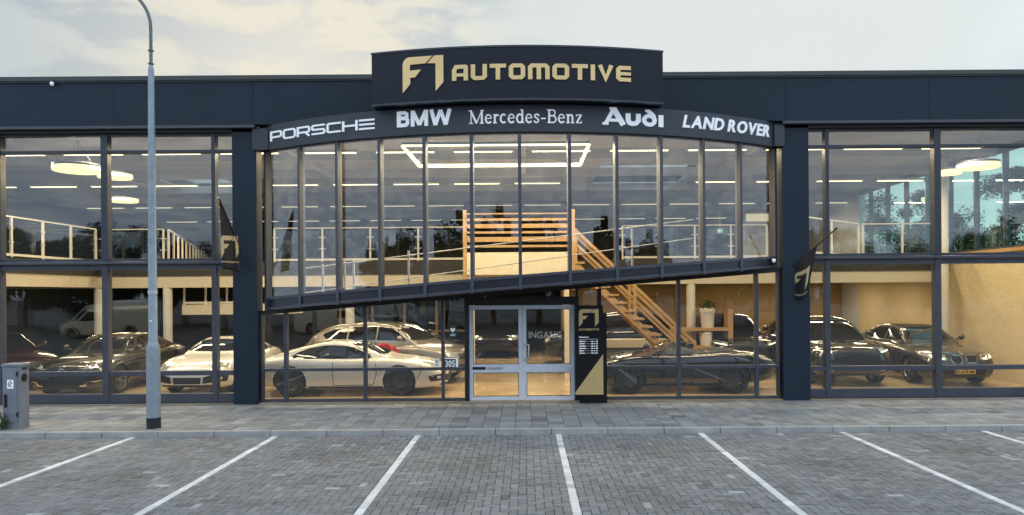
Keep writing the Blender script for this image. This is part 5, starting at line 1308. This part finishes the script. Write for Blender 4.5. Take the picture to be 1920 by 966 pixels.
# ============================================================ TREES, AND THE STREET SIDE THAT THE GLASS REFLECTS
def tree(x, y, h, r, label, seed, m, group, n=2600, leaf=.20):
    g = random.Random(seed); th = thing('tree', label, 'tree', (x, y, -.02), 0, group)
    base = Vector((x, y, -.05)); t = MB(); top = base + Vector((g.uniform(-.3, .3), g.uniform(-.3, .3), h * .62))
    t.tube([base, base.lerp(top, .3) + Vector((g.uniform(-.08, .08), g.uniform(-.08, .08), 0)), base.lerp(top, .65), top], [h * .03, h * .024, h * .016, h * .006], 9)
    tips = []
    for i in range(9):
        p = base.lerp(top, g.uniform(.38, .98)); a_ = g.uniform(0, 6.28); d = Vector((math.cos(a_), math.sin(a_), g.uniform(.2, .9))).normalized(); e = p + d * r * g.uniform(.5, .95)
        t.tube([p, p.lerp(e, .5) + Vector((0, 0, .12)), e], [h * .010, h * .006, h * .003], 6); tips.append(e)
    t.build('trunk', bark_m, th, smooth=60)
    cl = []; c0 = base + Vector((0, 0, h * .62))
    for i in range(34):
        while True:
            q = Vector((g.uniform(-1, 1), g.uniform(-1, 1), g.uniform(-1, 1)))
            if q.length < 1: break
        q = q.normalized() * (q.length ** .4)
        cl.append((c0 + Vector((q.x * r, q.y * r, q.z * h * .38)), g.uniform(.35, .8) * r * .36))
    cl += [(e, r * .3) for e in tips]
    N = n; vs = np.zeros((N, 4, 3)); rg_ = np.random.default_rng(seed)
    ci = rg_.integers(0, len(cl), N); C = np.array([list(c) for c, _ in cl])[ci]; RR = np.array([k for _, k in cl])[ci]
    d = rg_.normal(size=(N, 3)); d /= np.linalg.norm(d, axis=1)[:, None]; P = C + d * (RR * rg_.random(N) ** .55)[:, None] * np.array([1, 1, .8])
    u = rg_.normal(size=(N, 3)); u /= np.linalg.norm(u, axis=1)[:, None]; v = np.cross(u, rg_.normal(size=(N, 3))); v /= np.linalg.norm(v, axis=1)[:, None]
    s_ = (leaf * (.6 + .8 * rg_.random(N)))[:, None]
    off = np.array(wloc(th))
    vs[:, 0] = P - u * s_; vs[:, 1] = P - v * s_ * .5 + u * s_ * .1; vs[:, 2] = P + u * s_; vs[:, 3] = P + v * s_ * .5 + u * s_ * .1
    me = bpy.data.meshes.new('crown'); me.from_pydata((vs.reshape(-1, 3) - off).tolist(), [], np.arange(4 * N).reshape(-1, 4).tolist()); me.materials.append(m)
    link('crown', me, th); return th
tree(18.2, 27.2, 7.0, 2.3, 'dark leafy tree seen through the side glazing at the right edge', 21, leaf_m2, 'trees beside the showroom', 34000, .05)
tree(18.8, 33.5, 6.0, 2.0, 'leafy tree seen through the side glazing right of the white column', 22, leaf_m2, 'trees beside the showroom', 34000, .05)
tree(19.6, 37.5, 7.6, 2.8, 'leafy tree seen through the side glazing beside the pendant lamps', 24, leaf_m, 'trees beside the showroom', 20000, .055)
tree(18.6, 42.5, 9.0, 3.4, 'dense tree seen through the dim far end of the side glazing', 23, leaf_m2, 'trees beside the showroom', 20000, .06)
tree(16.6, 24.0, 4.9, 2.0, 'low bushy tree below the glazing at the right edge', 31, leaf_m2, 'trees beside the showroom', 12000, .055)
tree(17.2, 29.8, 5.2, 2.3, 'low bushy tree between the taller trees beyond the side glazing', 32, leaf_m2, 'trees beside the showroom', 12000, .055)
tree(17.6, 35.0, 5.4, 2.4, 'low bushy tree behind the gallery railing of the right wing', 33, leaf_m2, 'trees beside the showroom', 12000, .06)
g = random.Random(2); x = -46; i = 0
side = ['dense', 'loose', 'tall', 'low', 'broad']
while x < 48:
    if i < 2:
        T_ = tree(x, -27 + g.uniform(-2, 2), 7.2 + i * 1.0, 4.3, '', 40 + i, leaf_m2, 'trees along the far side of the street', 12000, .17)
        if i == 0: PT = [T_]
        else: PT.append(T_)
    else:
        T_ = copy_tree(PT[i % 2]); T_.location = (x, -27 + g.uniform(-3, 3), -.02); T_.rotation_euler = (0, 0, g.uniform(0, 6.28)); k_ = g.uniform(.7, 1.12); T_.scale = (k_ * g.uniform(.9, 1.3), k_, k_)
    T_['label'] = f'tree {ordinal(i)} from the left in the row across the street, mirrored in the glass'
    x += g.uniform(2.8, 4.2); i += 1
c = Car('van', 'white panel van across the street, mirrored in the left window', 'van', p_white, (-27.5, -15.5, -.02), R(175), group='vehicles across the street'); c.sym('headlight', [(.60, .36), (.90, .38), (.88, .45), (.66, .43)], lampglass); c.done()
c = Car('van', 'white panel van across the street, mirrored left of the doors', 'van', p_white, (-12.5, -15.8, -.02), R(-4), group='vehicles across the street', L=5.0, H=2.0); c.sym('headlight', [(.60, .36), (.90, .38), (.88, .45), (.66, .43)], lampglass); c.done()
c = Car('suv', 'silver off-roader across the street, mirrored right of the doors', 'car', p_silver, (17, -15.6, -.02), R(4), group='vehicles across the street'); c.done()
lamp_post(-10.6, -4.0, 'street lamp across the car park, mirrored in the bowed glass', (1, 0, 0), False)
